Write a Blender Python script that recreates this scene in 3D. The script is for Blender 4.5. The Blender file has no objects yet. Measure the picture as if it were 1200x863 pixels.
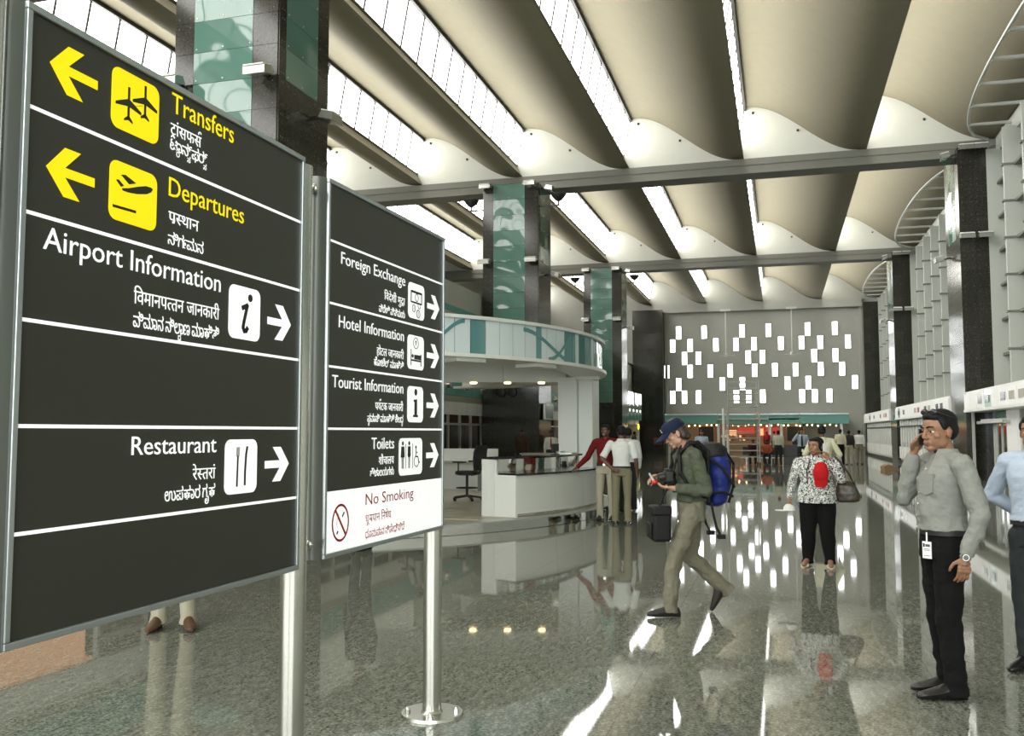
import bpy, bmesh, math, random
from mathutils import Vector, Matrix, Euler, noise
R = math.radians
PI = math.pi
random.seed(7)
SC = bpy.context.scene
COL = SC.collection

# ------------------------------------------------------------------ camera
cam = bpy.data.cameras.new('camera')
camo = bpy.data.objects.new('camera', cam)
COL.objects.link(camo)
camo.location = (0, 0, 1.57)
camo.rotation_euler = (R(90 + 4.017), 0, R(16.294))
cam.sensor_width = 36.0
cam.lens = 36.0 * 1075.0 / 1200.0
cam.clip_start = 0.05
cam.clip_end = 400
SC.camera = camo

# ------------------------------------------------------------------ world, light, exposure
W = bpy.data.worlds.new('overcast_sky')
SC.world = W
W.use_nodes = True
wn = W.node_tree
bg = wn.nodes['Background']
bg.inputs[0].default_value = (0.93, 0.97, 1.0, 1)
bg.inputs[1].default_value = 1.0
SKYLIGHT = 5.2        # daylight through the frosted roof glazing
BACK_GLASS = 3.6      # daylight through the glazed front behind the camera
SIDE_GLASS = 0.10     # daylight through the tinted curtain wall
END_GLASS = 5.0       # daylight through the small windows of the end wall
vs = SC.view_settings
SC.display_settings.display_device = 'sRGB'
vs.view_transform = 'Standard'
vs.look = 'None'
vs.gamma = 1.0
vs.use_curve_mapping = False
vs.exposure = 0.62
cy = SC.cycles
cy.use_denoising = True
cy.max_bounces = 8
cy.diffuse_bounces = 5
cy.glossy_bounces = 5
cy.transmission_bounces = 6
cy.transparent_max_bounces = 8
cy.sample_clamp_indirect = 6.0
cy.caustics_reflective = False
cy.caustics_refractive = False
try:
    cy.use_light_tree = True
except Exception:
    pass


# ------------------------------------------------------------------ materials
def mat(name, col, rough=0.5, metal=0.0, spec=0.5, emis=0.0, ecol=None, coat=0.0, noise_amt=0.0, noise_scale=20.0,
        bump=0.0, bump_scale=60.0, alpha=1.0, trans=0.0, rand=0.0, stretch=None):
    m = bpy.data.materials.new(name)
    m.use_nodes = True
    nt = m.node_tree
    b = nt.nodes['Principled BSDF']
    b.inputs['Base Color'].default_value = (*col, 1)
    b.inputs['Roughness'].default_value = rough
    b.inputs['Metallic'].default_value = metal
    b.inputs['Specular IOR Level'].default_value = spec
    b.inputs['Coat Weight'].default_value = coat
    b.inputs['Coat Roughness'].default_value = 0.03
    b.inputs['Alpha'].default_value = alpha
    b.inputs['Transmission Weight'].default_value = trans
    if emis:
        b.inputs['Emission Color'].default_value = (*(ecol or col), 1)
        b.inputs['Emission Strength'].default_value = emis
    tc = nt.nodes.new('ShaderNodeTexCoord')
    src = tc.outputs['Object']
    if stretch:
        mp = nt.nodes.new('ShaderNodeMapping')
        mp.inputs['Scale'].default_value = stretch
        nt.links.new(src, mp.inputs['Vector'])
        src = mp.outputs['Vector']
    if noise_amt or rand:
        n = nt.nodes.new('ShaderNodeTexNoise')
        n.inputs['Scale'].default_value = noise_scale
        n.inputs['Detail'].default_value = 6
        nt.links.new(src, n.inputs['Vector'])
        mr = nt.nodes.new('ShaderNodeMapRange')
        mr.inputs['From Min'].default_value = 0.3
        mr.inputs['From Max'].default_value = 0.7
        mr.inputs['To Min'].default_value = 1 - noise_amt
        mr.inputs['To Max'].default_value = 1 + noise_amt
        nt.links.new(n.outputs['Fac'], mr.inputs['Value'])
        fac = mr.outputs['Result']
        if rand:
            oi = nt.nodes.new('ShaderNodeObjectInfo')
            m2 = nt.nodes.new('ShaderNodeMapRange')
            m2.inputs['To Min'].default_value = 1 - rand
            m2.inputs['To Max'].default_value = 1 + rand
            nt.links.new(oi.outputs['Random'], m2.inputs['Value'])
            mm = nt.nodes.new('ShaderNodeMath')
            mm.operation = 'MULTIPLY'
            nt.links.new(fac, mm.inputs[0])
            nt.links.new(m2.outputs['Result'], mm.inputs[1])
            fac = mm.outputs[0]
        sc_ = nt.nodes.new('ShaderNodeVectorMath')
        sc_.operation = 'SCALE'
        sc_.inputs[0].default_value = col
        nt.links.new(fac, sc_.inputs['Scale'])
        nt.links.new(sc_.outputs[0], b.inputs['Base Color'])
    if bump:
        n2 = nt.nodes.new('ShaderNodeTexNoise')
        n2.inputs['Scale'].default_value = bump_scale
        n2.inputs['Detail'].default_value = 4 if bump_scale > 1 else 0.0
        nt.links.new(src, n2.inputs['Vector'])
        bp = nt.nodes.new('ShaderNodeBump')
        bp.inputs['Strength'].default_value = 0.6
        bp.inputs['Distance'].default_value = bump
        nt.links.new(n2.outputs['Fac'], bp.inputs['Height'])
        nt.links.new(bp.outputs['Normal'], b.inputs['Normal'])
    return m


def granite(name, dark, mid, light, rough, rand=0.05, scale=1.0, spec=0.5):
    m = mat(name, mid, rough, spec=spec)
    nt = m.node_tree
    b = nt.nodes['Principled BSDF']
    geo = nt.nodes.new('ShaderNodeNewGeometry')
    n1 = nt.nodes.new('ShaderNodeTexNoise')
    n1.inputs['Scale'].default_value = 55 * scale
    n1.inputs['Detail'].default_value = 3
    n1.inputs['Roughness'].default_value = 0.7
    mp = nt.nodes.new('ShaderNodeMapping')
    mp.inputs['Scale'].default_value = (1.0, 0.35, 1.0)
    mp.inputs['Rotation'].default_value = (0, 0, R(35))
    nt.links.new(geo.outputs['Position'], mp.inputs['Vector'])
    n2 = nt.nodes.new('ShaderNodeTexNoise')
    n2.inputs['Scale'].default_value = 26 * scale
    n2.inputs['Detail'].default_value = 5
    n2.inputs['Distortion'].default_value = 0.2
    nt.links.new(geo.outputs['Position'], n1.inputs['Vector'])
    nt.links.new(mp.outputs['Vector'], n2.inputs['Vector'])
    ad = nt.nodes.new('ShaderNodeMath')
    ad.operation = 'MULTIPLY_ADD'
    nt.links.new(n2.outputs['Fac'], ad.inputs[0])
    ad.inputs[1].default_value = 0.45
    nt.links.new(n1.outputs['Fac'], ad.inputs[2])
    cr = nt.nodes.new('ShaderNodeValToRGB')
    e = cr.color_ramp.elements
    e[0].position = 0.52
    e[0].color = (*dark, 1)
    e[1].position = 0.92
    e[1].color = (*light, 1)
    k = e.new(0.72)
    k.color = (*mid, 1)
    nt.links.new(ad.outputs[0], cr.inputs[0])
    oi = nt.nodes.new('ShaderNodeObjectInfo')
    m2 = nt.nodes.new('ShaderNodeMapRange')
    m2.inputs['To Min'].default_value = 1 - rand
    m2.inputs['To Max'].default_value = 1 + rand
    nt.links.new(oi.outputs['Random'], m2.inputs['Value'])
    sv = nt.nodes.new('ShaderNodeVectorMath')
    sv.operation = 'SCALE'
    nt.links.new(cr.outputs[0], sv.inputs[0])
    nt.links.new(m2.outputs['Result'], sv.inputs['Scale'])
    nt.links.new(sv.outputs[0], b.inputs['Base Color'])
    return m


def fabric_print(name, a, bcol, scale=55, thr=0.52):
    m = mat(name, a, 0.85)
    nt = m.node_tree
    b = nt.nodes['Principled BSDF']
    tc = nt.nodes.new('ShaderNodeTexCoord')
    n = nt.nodes.new('ShaderNodeTexNoise')
    n.inputs['Scale'].default_value = scale
    n.inputs['Detail'].default_value = 1.5
    n.inputs['Distortion'].default_value = 1.2
    cr = nt.nodes.new('ShaderNodeValToRGB')
    cr.color_ramp.elements[0].position = thr - 0.02
    cr.color_ramp.elements[0].color = (*a, 1)
    cr.color_ramp.elements[1].position = thr + 0.02
    cr.color_ramp.elements[1].color = (*bcol, 1)
    nt.links.new(tc.outputs['Object'], n.inputs['Vector'])
    nt.links.new(n.outputs['Fac'], cr.inputs[0])
    nt.links.new(cr.outputs[0], b.inputs['Base Color'])
    return m


M = {}
M['floor'] = granite('polished_floor_granite', (0.060, 0.065, 0.052), (0.158, 0.166, 0.136), (0.32, 0.325, 0.28), 0.035, 0.05, spec=0.62)
M['column'] = granite('dark_column_granite', (0.010, 0.010, 0.008), (0.024, 0.023, 0.018), (0.07, 0.068, 0.055), 0.13, 0.18, scale=1.3)
M['vault'] = mat('warm_ceiling_plaster', (0.245, 0.222, 0.155), 0.9, noise_amt=0.03, noise_scale=3)
M['plaster'] = mat('white_plaster', (0.58, 0.59, 0.54), 0.85, noise_amt=0.02, noise_scale=2)
M['beam'] = mat('grey_beam_paint', (0.17, 0.17, 0.145), 0.7, noise_amt=0.03, noise_scale=3)
M['endwall'] = mat('grey_end_wall_paint', (0.36, 0.365, 0.33), 0.8, noise_amt=0.03, noise_scale=1.5)
M['skypane'] = mat('frosted_roof_glass', (0.8, 0.8, 0.8), 0.4, emis=SKYLIGHT, ecol=(1.0, 0.985, 0.93))
M['endpane'] = mat('daylit_window_glass', (0.8, 0.8, 0.8), 0.3, emis=END_GLASS, ecol=(0.97, 1.0, 1.0))
M['backpane'] = mat('front_glazing', (0.5, 0.5, 0.5), 0.1, emis=BACK_GLASS, ecol=(0.95, 1.0, 0.98))
M['sidepane'] = mat('tinted_wall_glass', (0.06, 0.085, 0.07), 0.06, emis=SIDE_GLASS, ecol=(0.80, 0.92, 0.84), spec=0.6)
M['alu'] = mat('pale_aluminium', (0.55, 0.56, 0.53), 0.38, metal=0.55, noise_amt=0.03)
M['fin'] = mat('light_grey_powder_coat', (0.50, 0.52, 0.48), 0.45)
M['steel'] = mat('brushed_stainless_steel', (0.56, 0.55, 0.50), 0.22, metal=1.0, noise_amt=0.06, noise_scale=30, stretch=(60, 60, 1))
M['chrome'] = mat('polished_stainless_steel', (0.72, 0.72, 0.70), 0.06, metal=1.0, bump=0.004, bump_scale=2.5)
M['frame'] = mat('sign_frame_aluminium', (0.44, 0.47, 0.48), 0.32, metal=0.8)
M['housing'] = mat('dark_grey_sign_housing', (0.13, 0.135, 0.12), 0.35, metal=0.5)
M['signface'] = mat('charcoal_sign_face', (0.040, 0.040, 0.030), 0.42, spec=0.4, noise_amt=0.03, noise_scale=400)
M['yellow'] = mat('yellow_sign_film', (0.90, 0.73, 0.004), 0.5, spec=0.3, emis=0.34, ecol=(1.0, 0.80, 0.005))
M['white'] = mat('white_sign_film', (0.88, 0.88, 0.88), 0.5, spec=0.3)
M['litwhite'] = mat('backlit_white_sign_film', (0.88, 0.88, 0.88), 0.5, spec=0.3, emis=0.38, ecol=(1, 1, 1))
M['red'] = mat('red_sign_film', (0.42, 0.012, 0.015), 0.5, spec=0.3)
M['black'] = mat('black_sign_film', (0.028, 0.028, 0.024), 0.5, spec=0.3)
M['greyfilm'] = mat('light_grey_sign_film', (0.55, 0.55, 0.53), 0.5, spec=0.3)
M['teal'] = mat('teal_back_painted_glass', (0.115, 0.235, 0.195), 0.04, spec=0.55, coat=0.15, bump=0.16, bump_scale=0.8)
M['tealpaint'] = mat('teal_panel_paint', (0.13, 0.36, 0.31), 0.35)
M['canopyglass'] = mat('pale_blue_canopy_glass', (0.66, 0.73, 0.74), 0.08, spec=0.6, coat=0.3)
M['canopyteal'] = mat('blue_green_canopy_glass', (0.10, 0.25, 0.25), 0.06, spec=0.6, coat=0.3)
M['laminate'] = mat('white_laminate', (0.76, 0.77, 0.73), 0.35, noise_amt=0.02, noise_scale=2)
M['blacktop'] = mat('black_counter_top', (0.012, 0.012, 0.012), 0.12)
M['dark'] = mat('dark_rubber', (0.012, 0.012, 0.012), 0.55)
M['darkmetal'] = mat('dark_painted_metal', (0.03, 0.03, 0.027), 0.4, metal=0.3)
M['lampshell'] = mat('silver_floodlight_shell', (0.45, 0.45, 0.42), 0.25, metal=0.7)
M['lampface'] = mat('floodlight_glass', (0.9, 0.9, 0.85), 0.2)
M['warmlamp'] = mat('warm_lit_lamp', (1, 0.8, 0.5), 0.4, emis=6, ecol=(1.0, 0.72, 0.35))
M['shopglow'] = mat('glowing_shop_wall', (0.22, 0.14, 0.085), 0.6, emis=0.05, ecol=(0.9, 0.5, 0.25))  # warm light put into the wall itself as a faint glow
M['redlit'] = mat('red_lit_menu_board', (0.6, 0.04, 0.02), 0.5, emis=0.22, ecol=(1.0, 0.10, 0.05))
M['orangelit'] = mat('orange_lit_menu_picture', (0.9, 0.4, 0.15), 0.5, emis=0.6, ecol=(1.0, 0.5, 0.25))
M['roomglow'] = mat('glowing_room_wall', (0.42, 0.25, 0.13), 0.6, emis=0.48, ecol=(1.0, 0.55, 0.30))  # wall glows by itself, standing in for warm room light
M['wood'] = mat('light_wood', (0.33, 0.20, 0.10), 0.5, noise_amt=0.15, noise_scale=8, stretch=(1, 1, 8))
M['darkroom'] = mat('dark_interior', (0.035, 0.032, 0.025), 0.7)
M['glassdark'] = mat('dark_green_glass', (0.018, 0.035, 0.028), 0.04, spec=0.7)
M['louvre'] = mat('beige_louvre', (0.42, 0.39, 0.33), 0.6)
M['platform'] = mat('cream_platform_tile', (0.50, 0.46, 0.36), 0.30, noise_amt=0.04, noise_scale=5)
M['exitsign'] = mat('yellow_lit_sign', (0.9, 0.7, 0.0), 0.5, emis=1.5, ecol=(1.0, 0.75, 0.05))
M['poster'] = mat('backlit_white_poster', (0.7, 0.7, 0.68), 0.4, emis=0.10, ecol=(1, 1, 0.97))
M['screen'] = mat('grey_screen', (0.10, 0.11, 0.11), 0.15)
M['redpaint'] = mat('red_painted_metal', (0.30, 0.02, 0.015), 0.4)
M['carton'] = mat('brown_cardboard', (0.26, 0.17, 0.09), 0.8)


# ------------------------------------------------------------------ mesh helpers
class MB:
    """collects boxes, tubes, lofts ... and links them as ONE mesh object"""

    def __init__(self):
        self.v = []
        self.f = []
        self.mi = []

    def add(self, vs, fs, mi=0, mx=None):
        o = len(self.v)
        if mx is not None:
            vs = [mx @ Vector(p) for p in vs]
        self.v += [tuple(p) for p in vs]
        self.f += [tuple(i + o for i in f) for f in fs]
        self.mi += [mi] * len(fs)
        return self

    def box(self, x0, x1, y0, y1, z0, z1, mi=0, mx=None):
        vs = [(x, y, z) for z in (z0, z1) for y in (y0, y1) for x in (x0, x1)]
        fs = [(0, 2, 3, 1), (4, 5, 7, 6), (0, 1, 5, 4), (2, 6, 7, 3), (0, 4, 6, 2), (1, 3, 7, 5)]
        return self.add(vs, fs, mi, mx)

    def loft(self, rings, mi=0, mx=None, closed=False):
        n = len(rings[0])
        vs = [p for r in rings for p in r]
        fs = []
        m = len(rings)
        for i in range(m if closed else m - 1):
            a, b = i * n, ((i + 1) % m) * n
            for j in range(n):
                k = (j + 1) % n
                fs.append((a + j, a + k, b + k, b + j))
        if not closed:
            fs.append(tuple(range(n - 1, -1, -1)))
            fs.append(tuple((m - 1) * n + j for j in range(n)))
        return self.add(vs, fs, mi, mx)

    def cyl(self, p0, p1, r0, r1=None, n=12, mi=0, mx=None, flat=1.0):
        r1 = r0 if r1 is None else r1
        p0, p1 = Vector(p0), Vector(p1)
        d = (p1 - p0)
        if d.length < 1e-6:
            return self
        d.normalize()
        a = d.orthogonal().normalized()
        b = d.cross(a)
        rings = []
        for p, r in ((p0, r0), (p1, r1)):
            rings.append([p + (a * math.cos(2 * PI * j / n) + b * math.sin(2 * PI * j / n)) * r for j in range(n)])
        return self.loft(rings, mi, mx)

    def ell(self, c, r, n=12, m=8, mi=0, mx=None):
        vs, fs = [], []
        c = Vector(c)
        if not hasattr(r, '__len__'):
            r = (r, r, r)
        for i in range(1, m):
            t = PI * i / m
            for j in range(n):
                p = 2 * PI * j / n
                vs.append((c.x + r[0] * math.sin(t) * math.cos(p), c.y + r[1] * math.sin(t) * math.sin(p), c.z + r[2] * math.cos(t)))
        vs.append((c.x, c.y, c.z + r[2]))
        vs.append((c.x, c.y, c.z - r[2]))
        N, S = len(vs) - 2, len(vs) - 1
        for i in range(m - 2):
            for j in range(n):
                k = (j + 1) % n
                fs.append((i * n + j, (i + 1) * n + j, (i + 1) * n + k, i * n + k))
        for j in range(n):
            k = (j + 1) % n
            fs.append((N, j, k))
            fs.append((S, (m - 2) * n + k, (m - 2) * n + j))
        return self.add(vs, fs, mi, mx)

    def chain(self, pts, n=12, mi=0, mx=None):
        """tapered limb through (x,y,z,r) joints"""
        for i, p in enumerate(pts):
            self.ell(p[:3], p[3], n, 8, mi, mx)
            if i:
                q = pts[i - 1]
                self.cyl(q[:3], p[:3], q[3], p[3], n, mi, mx)
        return self

    def rings(self, secs, n=20, mi=0, mx=None):
        """loft of horizontal ellipses (x,y,z,rx,ry[,tilt])"""
        out = []
        for s in secs:
            x, y, z, rx, ry = s[:5]
            out.append([(x + rx * math.cos(2 * PI * j / n), y + ry * math.sin(2 * PI * j / n), z) for j in range(n)])
        return self.loft(out, mi, mx)

    def prism(self, poly, axis, a0, a1, mi=0, mx=None):
        """extrude a 2d polygon along axis 'x','y' or 'z'"""
        def P(u, v, w):
            return {'x': (w, u, v), 'y': (u, w, v), 'z': (u, v, w)}[axis]
        return self.loft([[P(u, v, a0) for u, v in poly], [P(u, v, a1) for u, v in poly]], mi, mx)

    def tube(self, pts, r, n=8, mi=0, mx=None):
        pts = [Vector(p) for p in pts]
        rings = []
        for i, p in enumerate(pts):
            d = (pts[min(i + 1, len(pts) - 1)] - pts[max(i - 1, 0)]).normalized()
            ref = Vector((0, 0, 1)) if abs(d.z) < 0.9 else Vector((1, 0, 0))
            a = d.cross(ref).normalized()
            b = a.cross(d)
            rings.append([p + (a * math.cos(2 * PI * j / n) + b * math.sin(2 * PI * j / n)) * r for j in range(n)])
        return self.loft(rings, mi, mx)

    def mesh(self, name, mats, smooth=False):
        me = bpy.data.meshes.new(name)
        me.from_pydata(self.v, [], self.f)
        for m in (mats if isinstance(mats, (list, tuple)) else [mats]):
            me.materials.append(m)
        if any(self.mi):
            me.polygons.foreach_set('material_index', self.mi)
        bm = bmesh.new()
        bm.from_mesh(me)
        bmesh.ops.recalc_face_normals(bm, faces=bm.faces)
        bm.to_mesh(me)
        bm.free()
        if smooth:
            me.polygons.foreach_set('use_smooth', [True] * len(me.polygons))
            try:
                me.set_sharp_from_angle(angle=R(40))
            except Exception:
                pass
        me.update()
        return me

    def build(self, name, mats, parent=None, smooth=False, loc=None):
        return link(name, self.mesh(name, mats, smooth), parent, loc)


def link(name, me, parent=None, loc=None, rotz=0.0):
    o = bpy.data.objects.new(name, me)
    COL.objects.link(o)
    if parent:
        o.parent = parent
    if loc:
        o.location = loc
    if rotz:
        o.rotation_euler = (0, 0, rotz)
    return o


def tag(o, label=None, cat=None, group=None, kind=None):
    if label:
        o['label'] = label
    if cat:
        o['category'] = cat
    if group:
        o['group'] = group
    if kind:
        o['kind'] = kind
    return o


def thing(name, label, cat, loc=(0, 0, 0), rotz=0.0, group=None):
    o = link(name, None, None, loc, rotz)
    o.empty_display_size = 0.1
    return tag(o, label, cat, group)


def struct(o, label=None, cat=None):
    return tag(o, label, cat, None, 'structure')


def bevel(o, w=0.01, seg=2):
    b = o.modifiers.new('bevel', 'BEVEL')
    b.width = w
    b.segments = seg
    b.limit_method = 'ANGLE'
    return o


# ------------------------------------------------------------------ lettering helpers (flat sign film)
_G = {}


def glyph(s):
    """outline mesh of a string at size 1 -> (verts, faces, minx, maxx)"""
    if s in _G:
        return _G[s]
    c = bpy.data.curves.new('lettering', 'FONT')
    c.body = s
    c.size = 1
    c.resolution_u = 3
    o = bpy.data.objects.new('lettering', c)
    COL.objects.link(o)
    dg = bpy.context.evaluated_depsgraph_get()
    me = bpy.data.meshes.new_from_object(o.evaluated_get(dg))
    vs = [(v.co.x, v.co.y) for v in me.vertices]
    fs = [tuple(p.vertices) for p in me.polygons]
    COL.objects.unlink(o)
    bpy.data.objects.remove(o)
    bpy.data.curves.remove(c)
    bpy.data.meshes.remove(me)
    xs = [v[0] for v in vs] or [0]
    _G[s] = (vs, fs, min(xs), max(xs))
    return _G[s]


def compose(tokens):
    """tokens: str, or (str, dict(clip=.., mark=(dx,dy,sx,sy))) or ('@rakar'|'@reph', dict) -> (verts, faces)"""
    V, F = [], []
    pen = 0.0

    def put(vs, fs):
        o = len(V)
        V.extend(vs)
        F.extend(tuple(i + o for i in f) for f in fs)

    for t in tokens:
        s, o = t if isinstance(t, tuple) else (t, {})
        if s == ' ':
            pen += 0.28
            continue
        if s == '@rakar':
            w = 0.045
            x = pen + o.get('dx', -0.42)
            y = o.get('dy', 0.0)
            for (a, b) in (((x - 0.16, y - 0.20), (x, y - 0.05)), ((x, y - 0.05), (x + 0.16, y - 0.20))):
                d = Vector((b[0] - a[0], b[1] - a[1])).normalized() * w
                nrm = Vector((-d.y, d.x))
                put([(a[0] + nrm.x, a[1] + nrm.y), (a[0] - nrm.x, a[1] - nrm.y), (b[0] - nrm.x, b[1] - nrm.y), (b[0] + nrm.x, b[1] + nrm.y)], [(0, 1, 2, 3)])
            continue
        if s == '@slash':
            w = 0.055
            x = pen + o.get('dx', -0.25)
            y = o.get('dy', 0.05)
            a, b = (x - 0.2, y - 0.0), (x, y + 0.16)
            put([(a[0], a[1] + w), (a[0], a[1] - w), (b[0], b[1] - w), (b[0], b[1] + w)], [(0, 1, 2, 3)])
            continue
        if s == '@reph':
            x = pen + o.get('dx', -0.14)
            pts = []
            for k in range(9):
                an = R(200 - 190 * k / 8)
                pts.append((x + 0.13 * math.cos(an), 0.78 + 0.13 * math.sin(an)))
            for k in range(8):
                a, b = pts[k], pts[k + 1]
                d = Vector((b[0] - a[0], b[1] - a[1])).normalized() * 0.033
                put([(a[0] - d.y, a[1] + d.x), (a[0] + d.y, a[1] - d.x), (b[0] + d.y, b[1] - d.x), (b[0] - d.y, b[1] + d.x)], [(0, 1, 2, 3)])
            continue
        vs, fs, x0, x1 = glyph(s)
        if 'clip' in o:
            bm = bmesh.new()
            bv = [bm.verts.new((x, y, 0)) for x, y in vs]
            for f in fs:
                try:
                    bm.faces.new([bv[i] for i in f])
                except ValueError:
                    pass
            cx = x0 + (x1 - x0) * o['clip']
            bmesh.ops.bisect_plane(bm, geom=bm.verts[:] + bm.edges[:] + bm.faces[:], plane_co=(cx, 0, 0), plane_no=(1, 0, 0), clear_outer=True)
            bm.verts.index_update()
            vs = [(v.co.x, v.co.y) for v in bm.verts]
            fs = [tuple(v.index for v in f.verts) for f in bm.faces]
            bm.free()
            x1 = cx
        if 'mark' in o:
            dx, dy, sx, sy = o['mark']
            put([(pen + dx + (x - x0) * sx, dy + y * sy) for x, y in vs], fs)
            continue
        gap = o.get('gap', 0.0)
        put([(x - x0 + pen + gap, y) for x, y in vs], fs)
        pen += gap + (x1 - x0)
    return V, F


def film(mb, V, F, u0, u1, v0, sy, mi=0, align='fit', depth=0.0012, mx=None, maxh=None):
    """places flat artwork in the sign plane: local x = u, local z = v, front = +y"""
    xs = [p[0] for p in V]
    a, b = min(xs), max(xs)
    sx = (u1 - u0) / (b - a)
    n = len(V)
    vs = [(u0 + (x - a) * sx, 0.0, v0 + y * sy) for x, y in V] + [(u0 + (x - a) * sx, -depth, v0 + y * sy) for x, y in V]
    fs = [f for f in F] + [tuple(i + n for i in reversed(f)) for f in F]
    # side walls on boundary edges
    cnt = {}
    for f in F:
        for i in range(len(f)):
            e = (f[i], f[(i + 1) % len(f)])
            cnt[e] = cnt.get(e, 0) + 1
    for (i, j) in cnt:
        if (j, i) not in cnt:
            fs.append((j, i, i + n, j + n))
    mb.add(vs, fs, mi, mx)


def poly_film(mb, poly, mi=0, y=0.0, depth=0.0012):
    """poly in (u,v)"""
    n = len(poly)
    vs = [(u, y, v) for u, v in poly] + [(u, y - depth, v) for u, v in poly]
    fs = [tuple(range(n)), tuple(range(2 * n - 1, n - 1, -1))]
    fs += [(i, i + n, (i + 1) % n + n, (i + 1) % n) for i in range(n)]
    mb.add(vs, fs, mi)


def rrect(u0, u1, v0, v1, r, k=5):
    out = []
    for cx, cz, a in ((u1 - r, v1 - r, 0), (u0 + r, v1 - r, 90), (u0 + r, v0 + r, 180), (u1 - r, v0 + r, 270)):
        for i in range(k + 1):
            t = R(a + 90 * i / k)
            out.append((cx + r * math.cos(t), cz + r * math.sin(t)))
    return out


def stroke(mb, pts, w, mi=0, y=0.0, closed=False, depth=0.0012):
    q = list(pts) + ([pts[0]] if closed else [])
    for a, b in zip(q[:-1], q[1:]):
        d = Vector((b[0] - a[0], b[1] - a[1]))
        L = d.length
        if L < 1e-6:
            continue
        d /= L
        nx, nz = -d.y * w / 2, d.x * w / 2
        e = d * w * 0.3
        poly_film(mb, [(a[0] - e.x + nx, a[1] - e.y + nz), (b[0] + e.x + nx, b[1] + e.y + nz), (b[0] + e.x - nx, b[1] + e.y - nz), (a[0] - e.x - nx, a[1] - e.y - nz)], mi, y, depth)


def disc(u, v, r, rz=None, n=20):
    rz = rz or r
    return [(u + r * math.cos(2 * PI * i / n), v + rz * math.sin(2 * PI * i / n)) for i in range(n)]


# ================================================================== STRUCTURE
XR = 7.3            # curtain wall plane
XL = -11.0          # left shop front plane
YB = [15.1, 34.0, 52.8, 71.9]      # transverse beams, the last one is the end wall
YF = 71.9
LIP, CREST = 11.55, 13.45
WX = [-22.1, -17.9, -13.7, -9.5, -5.3, -1.1, 3.1, 7.3]

# floor: slab and the nearest tiles as pieces
floor = MB()
floor.box(-22.5, 9.0, -8.5, 72.2, -0.30, -0.012)
floor_o = struct(floor.build('floor', M['floor']))
TS = 0.9
def in_view(x, y):
    # camera-facing wedge of the hall
    a = math.degrees(math.atan2(x, y)) + 16.3
    return y > 2.2 and -31 < a < 31
tiles = []
for i in range(-26, 9):
    for j in range(0, 80):
        tiles.append((i, j))
vis = sorted([t for t in tiles if in_view((t[0] + 0.5) * TS, (t[1] + 0.5) * TS)], key=lambda t: math.hypot((t[0] + .5) * TS, (t[1] + .5) * TS))
near = set(vis[:296])
tile_me = MB()
g = 0.0012
tile_me.box(g, TS - g, g, TS - g, -0.02, 0.0)
tile_me = tile_me.mesh('floor_tile', M['floor'])
for (i, j) in near:
    link('floor_tile', tile_me, floor_o, (i * TS, j * TS, 0))
rest = MB()
for i in range(-26, 11):
    for j in range(-10, 80):
        if (i, j) in near:
            continue
        x0, x1, y0, y1 = max(i * TS, -22.4), min(i * TS + TS, 8.95), j * TS, min(j * TS + TS, 72.1)
        if x1 - x0 < 0.05 or y1 - y0 < 0.05:
            continue
        rest.box(x0 + g, x1 - g, y0 + g, y1 - g, -0.02, 0.0)
ro = rest.build('floor_tiling', M['floor'], floor_o)
ro['kind'] = 'stuff'

# ceiling: S shaped vault shells between beams
def wave(u):
    u = min(max((u - 0.05) / 0.90, 0), 1)
    return LIP + (CREST - LIP) * (0.5 + 0.5 * math.cos(PI * u))
ceil_b = MB()
ceil_b.box(-22.4, 9.0, -8.5, 72.2, 14.6, 14.8)
ceiling = struct(ceil_b.build('ceiling', M['plaster']))
bays = [(-8.0, 15.1), (15.5, 34.0), (34.4, 52.8), (53.2, 71.9)]
for (y0, y1) in bays:
    for k in range(len(WX) - 1):
        xa, xb = WX[k], WX[k + 1]
        N = 28
        poly = [(xa + (xb - xa) * i / N, wave(i / N)) for i in range(N + 1)]
        poly += [(xb - 0.25, LIP + 0.45), (xb - 0.25, LIP + 0.62)]
        top = [(xa + (xb - 0.25 - xa) * i / N, wave(i / N) + 0.62) for i in range(N, -1, -1)]
        poly = poly[:N + 2] + [(x, z) for x, z in top if x <= xb - 0.25]
        mb = MB()
        mb.loft([[(x, y0, z) for x, z in poly], [(x, y1, z) for x, z in poly]])
        mb.build('vault_shell', M['vault'], ceiling, smooth=True)
# gable infill above each beam, facing the camera, and beams
trim_n = 0
for Y in YB[:3]:
    for k in range(len(WX) - 1):
        xa, xb = WX[k], WX[k + 1]
        N = 24
        poly = [(xa + (xb - xa) * i / N, wave(i / N) + 0.03) for i in range(N + 1)]
        poly = [(xa - 0.28, LIP - 0.3)] + [(xa - 0.28, CREST + 0.1)] + poly + [(xb, LIP - 0.3)]
        mb = MB()
        mb.loft([[(x, Y - 0.02, z) for x, z in poly], [(x, Y + 0.40, z) for x, z in poly]])
        g_ = mb.build('gable_panel', M['plaster'], ceiling)
        for dx in (0.35, 1.9):   # small sprinkler heads
            s = MB()
            s.cyl((xa + dx, Y - 0.05, wave(dx / 4.2) - 0.22), (xa + dx, Y - 0.02, wave(dx / 4.2) - 0.22), 0.045)
            s.build('sprinkler_head', M['darkmetal'], g_)
    trim_n += 1
    mb = MB()
    mb.box(-22.3, XR - 0.02, Y - 0.30, Y + 0.6, 10.92, 11.46)
    mb.box(-22.3, XR - 0.02, Y - 0.33, Y - 0.30, 11.22, 11.46)
    struct(mb.build('trim_%d' % trim_n, M['beam']), 'long grey beam crossing the whole hall under the ceiling vaults')
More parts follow.
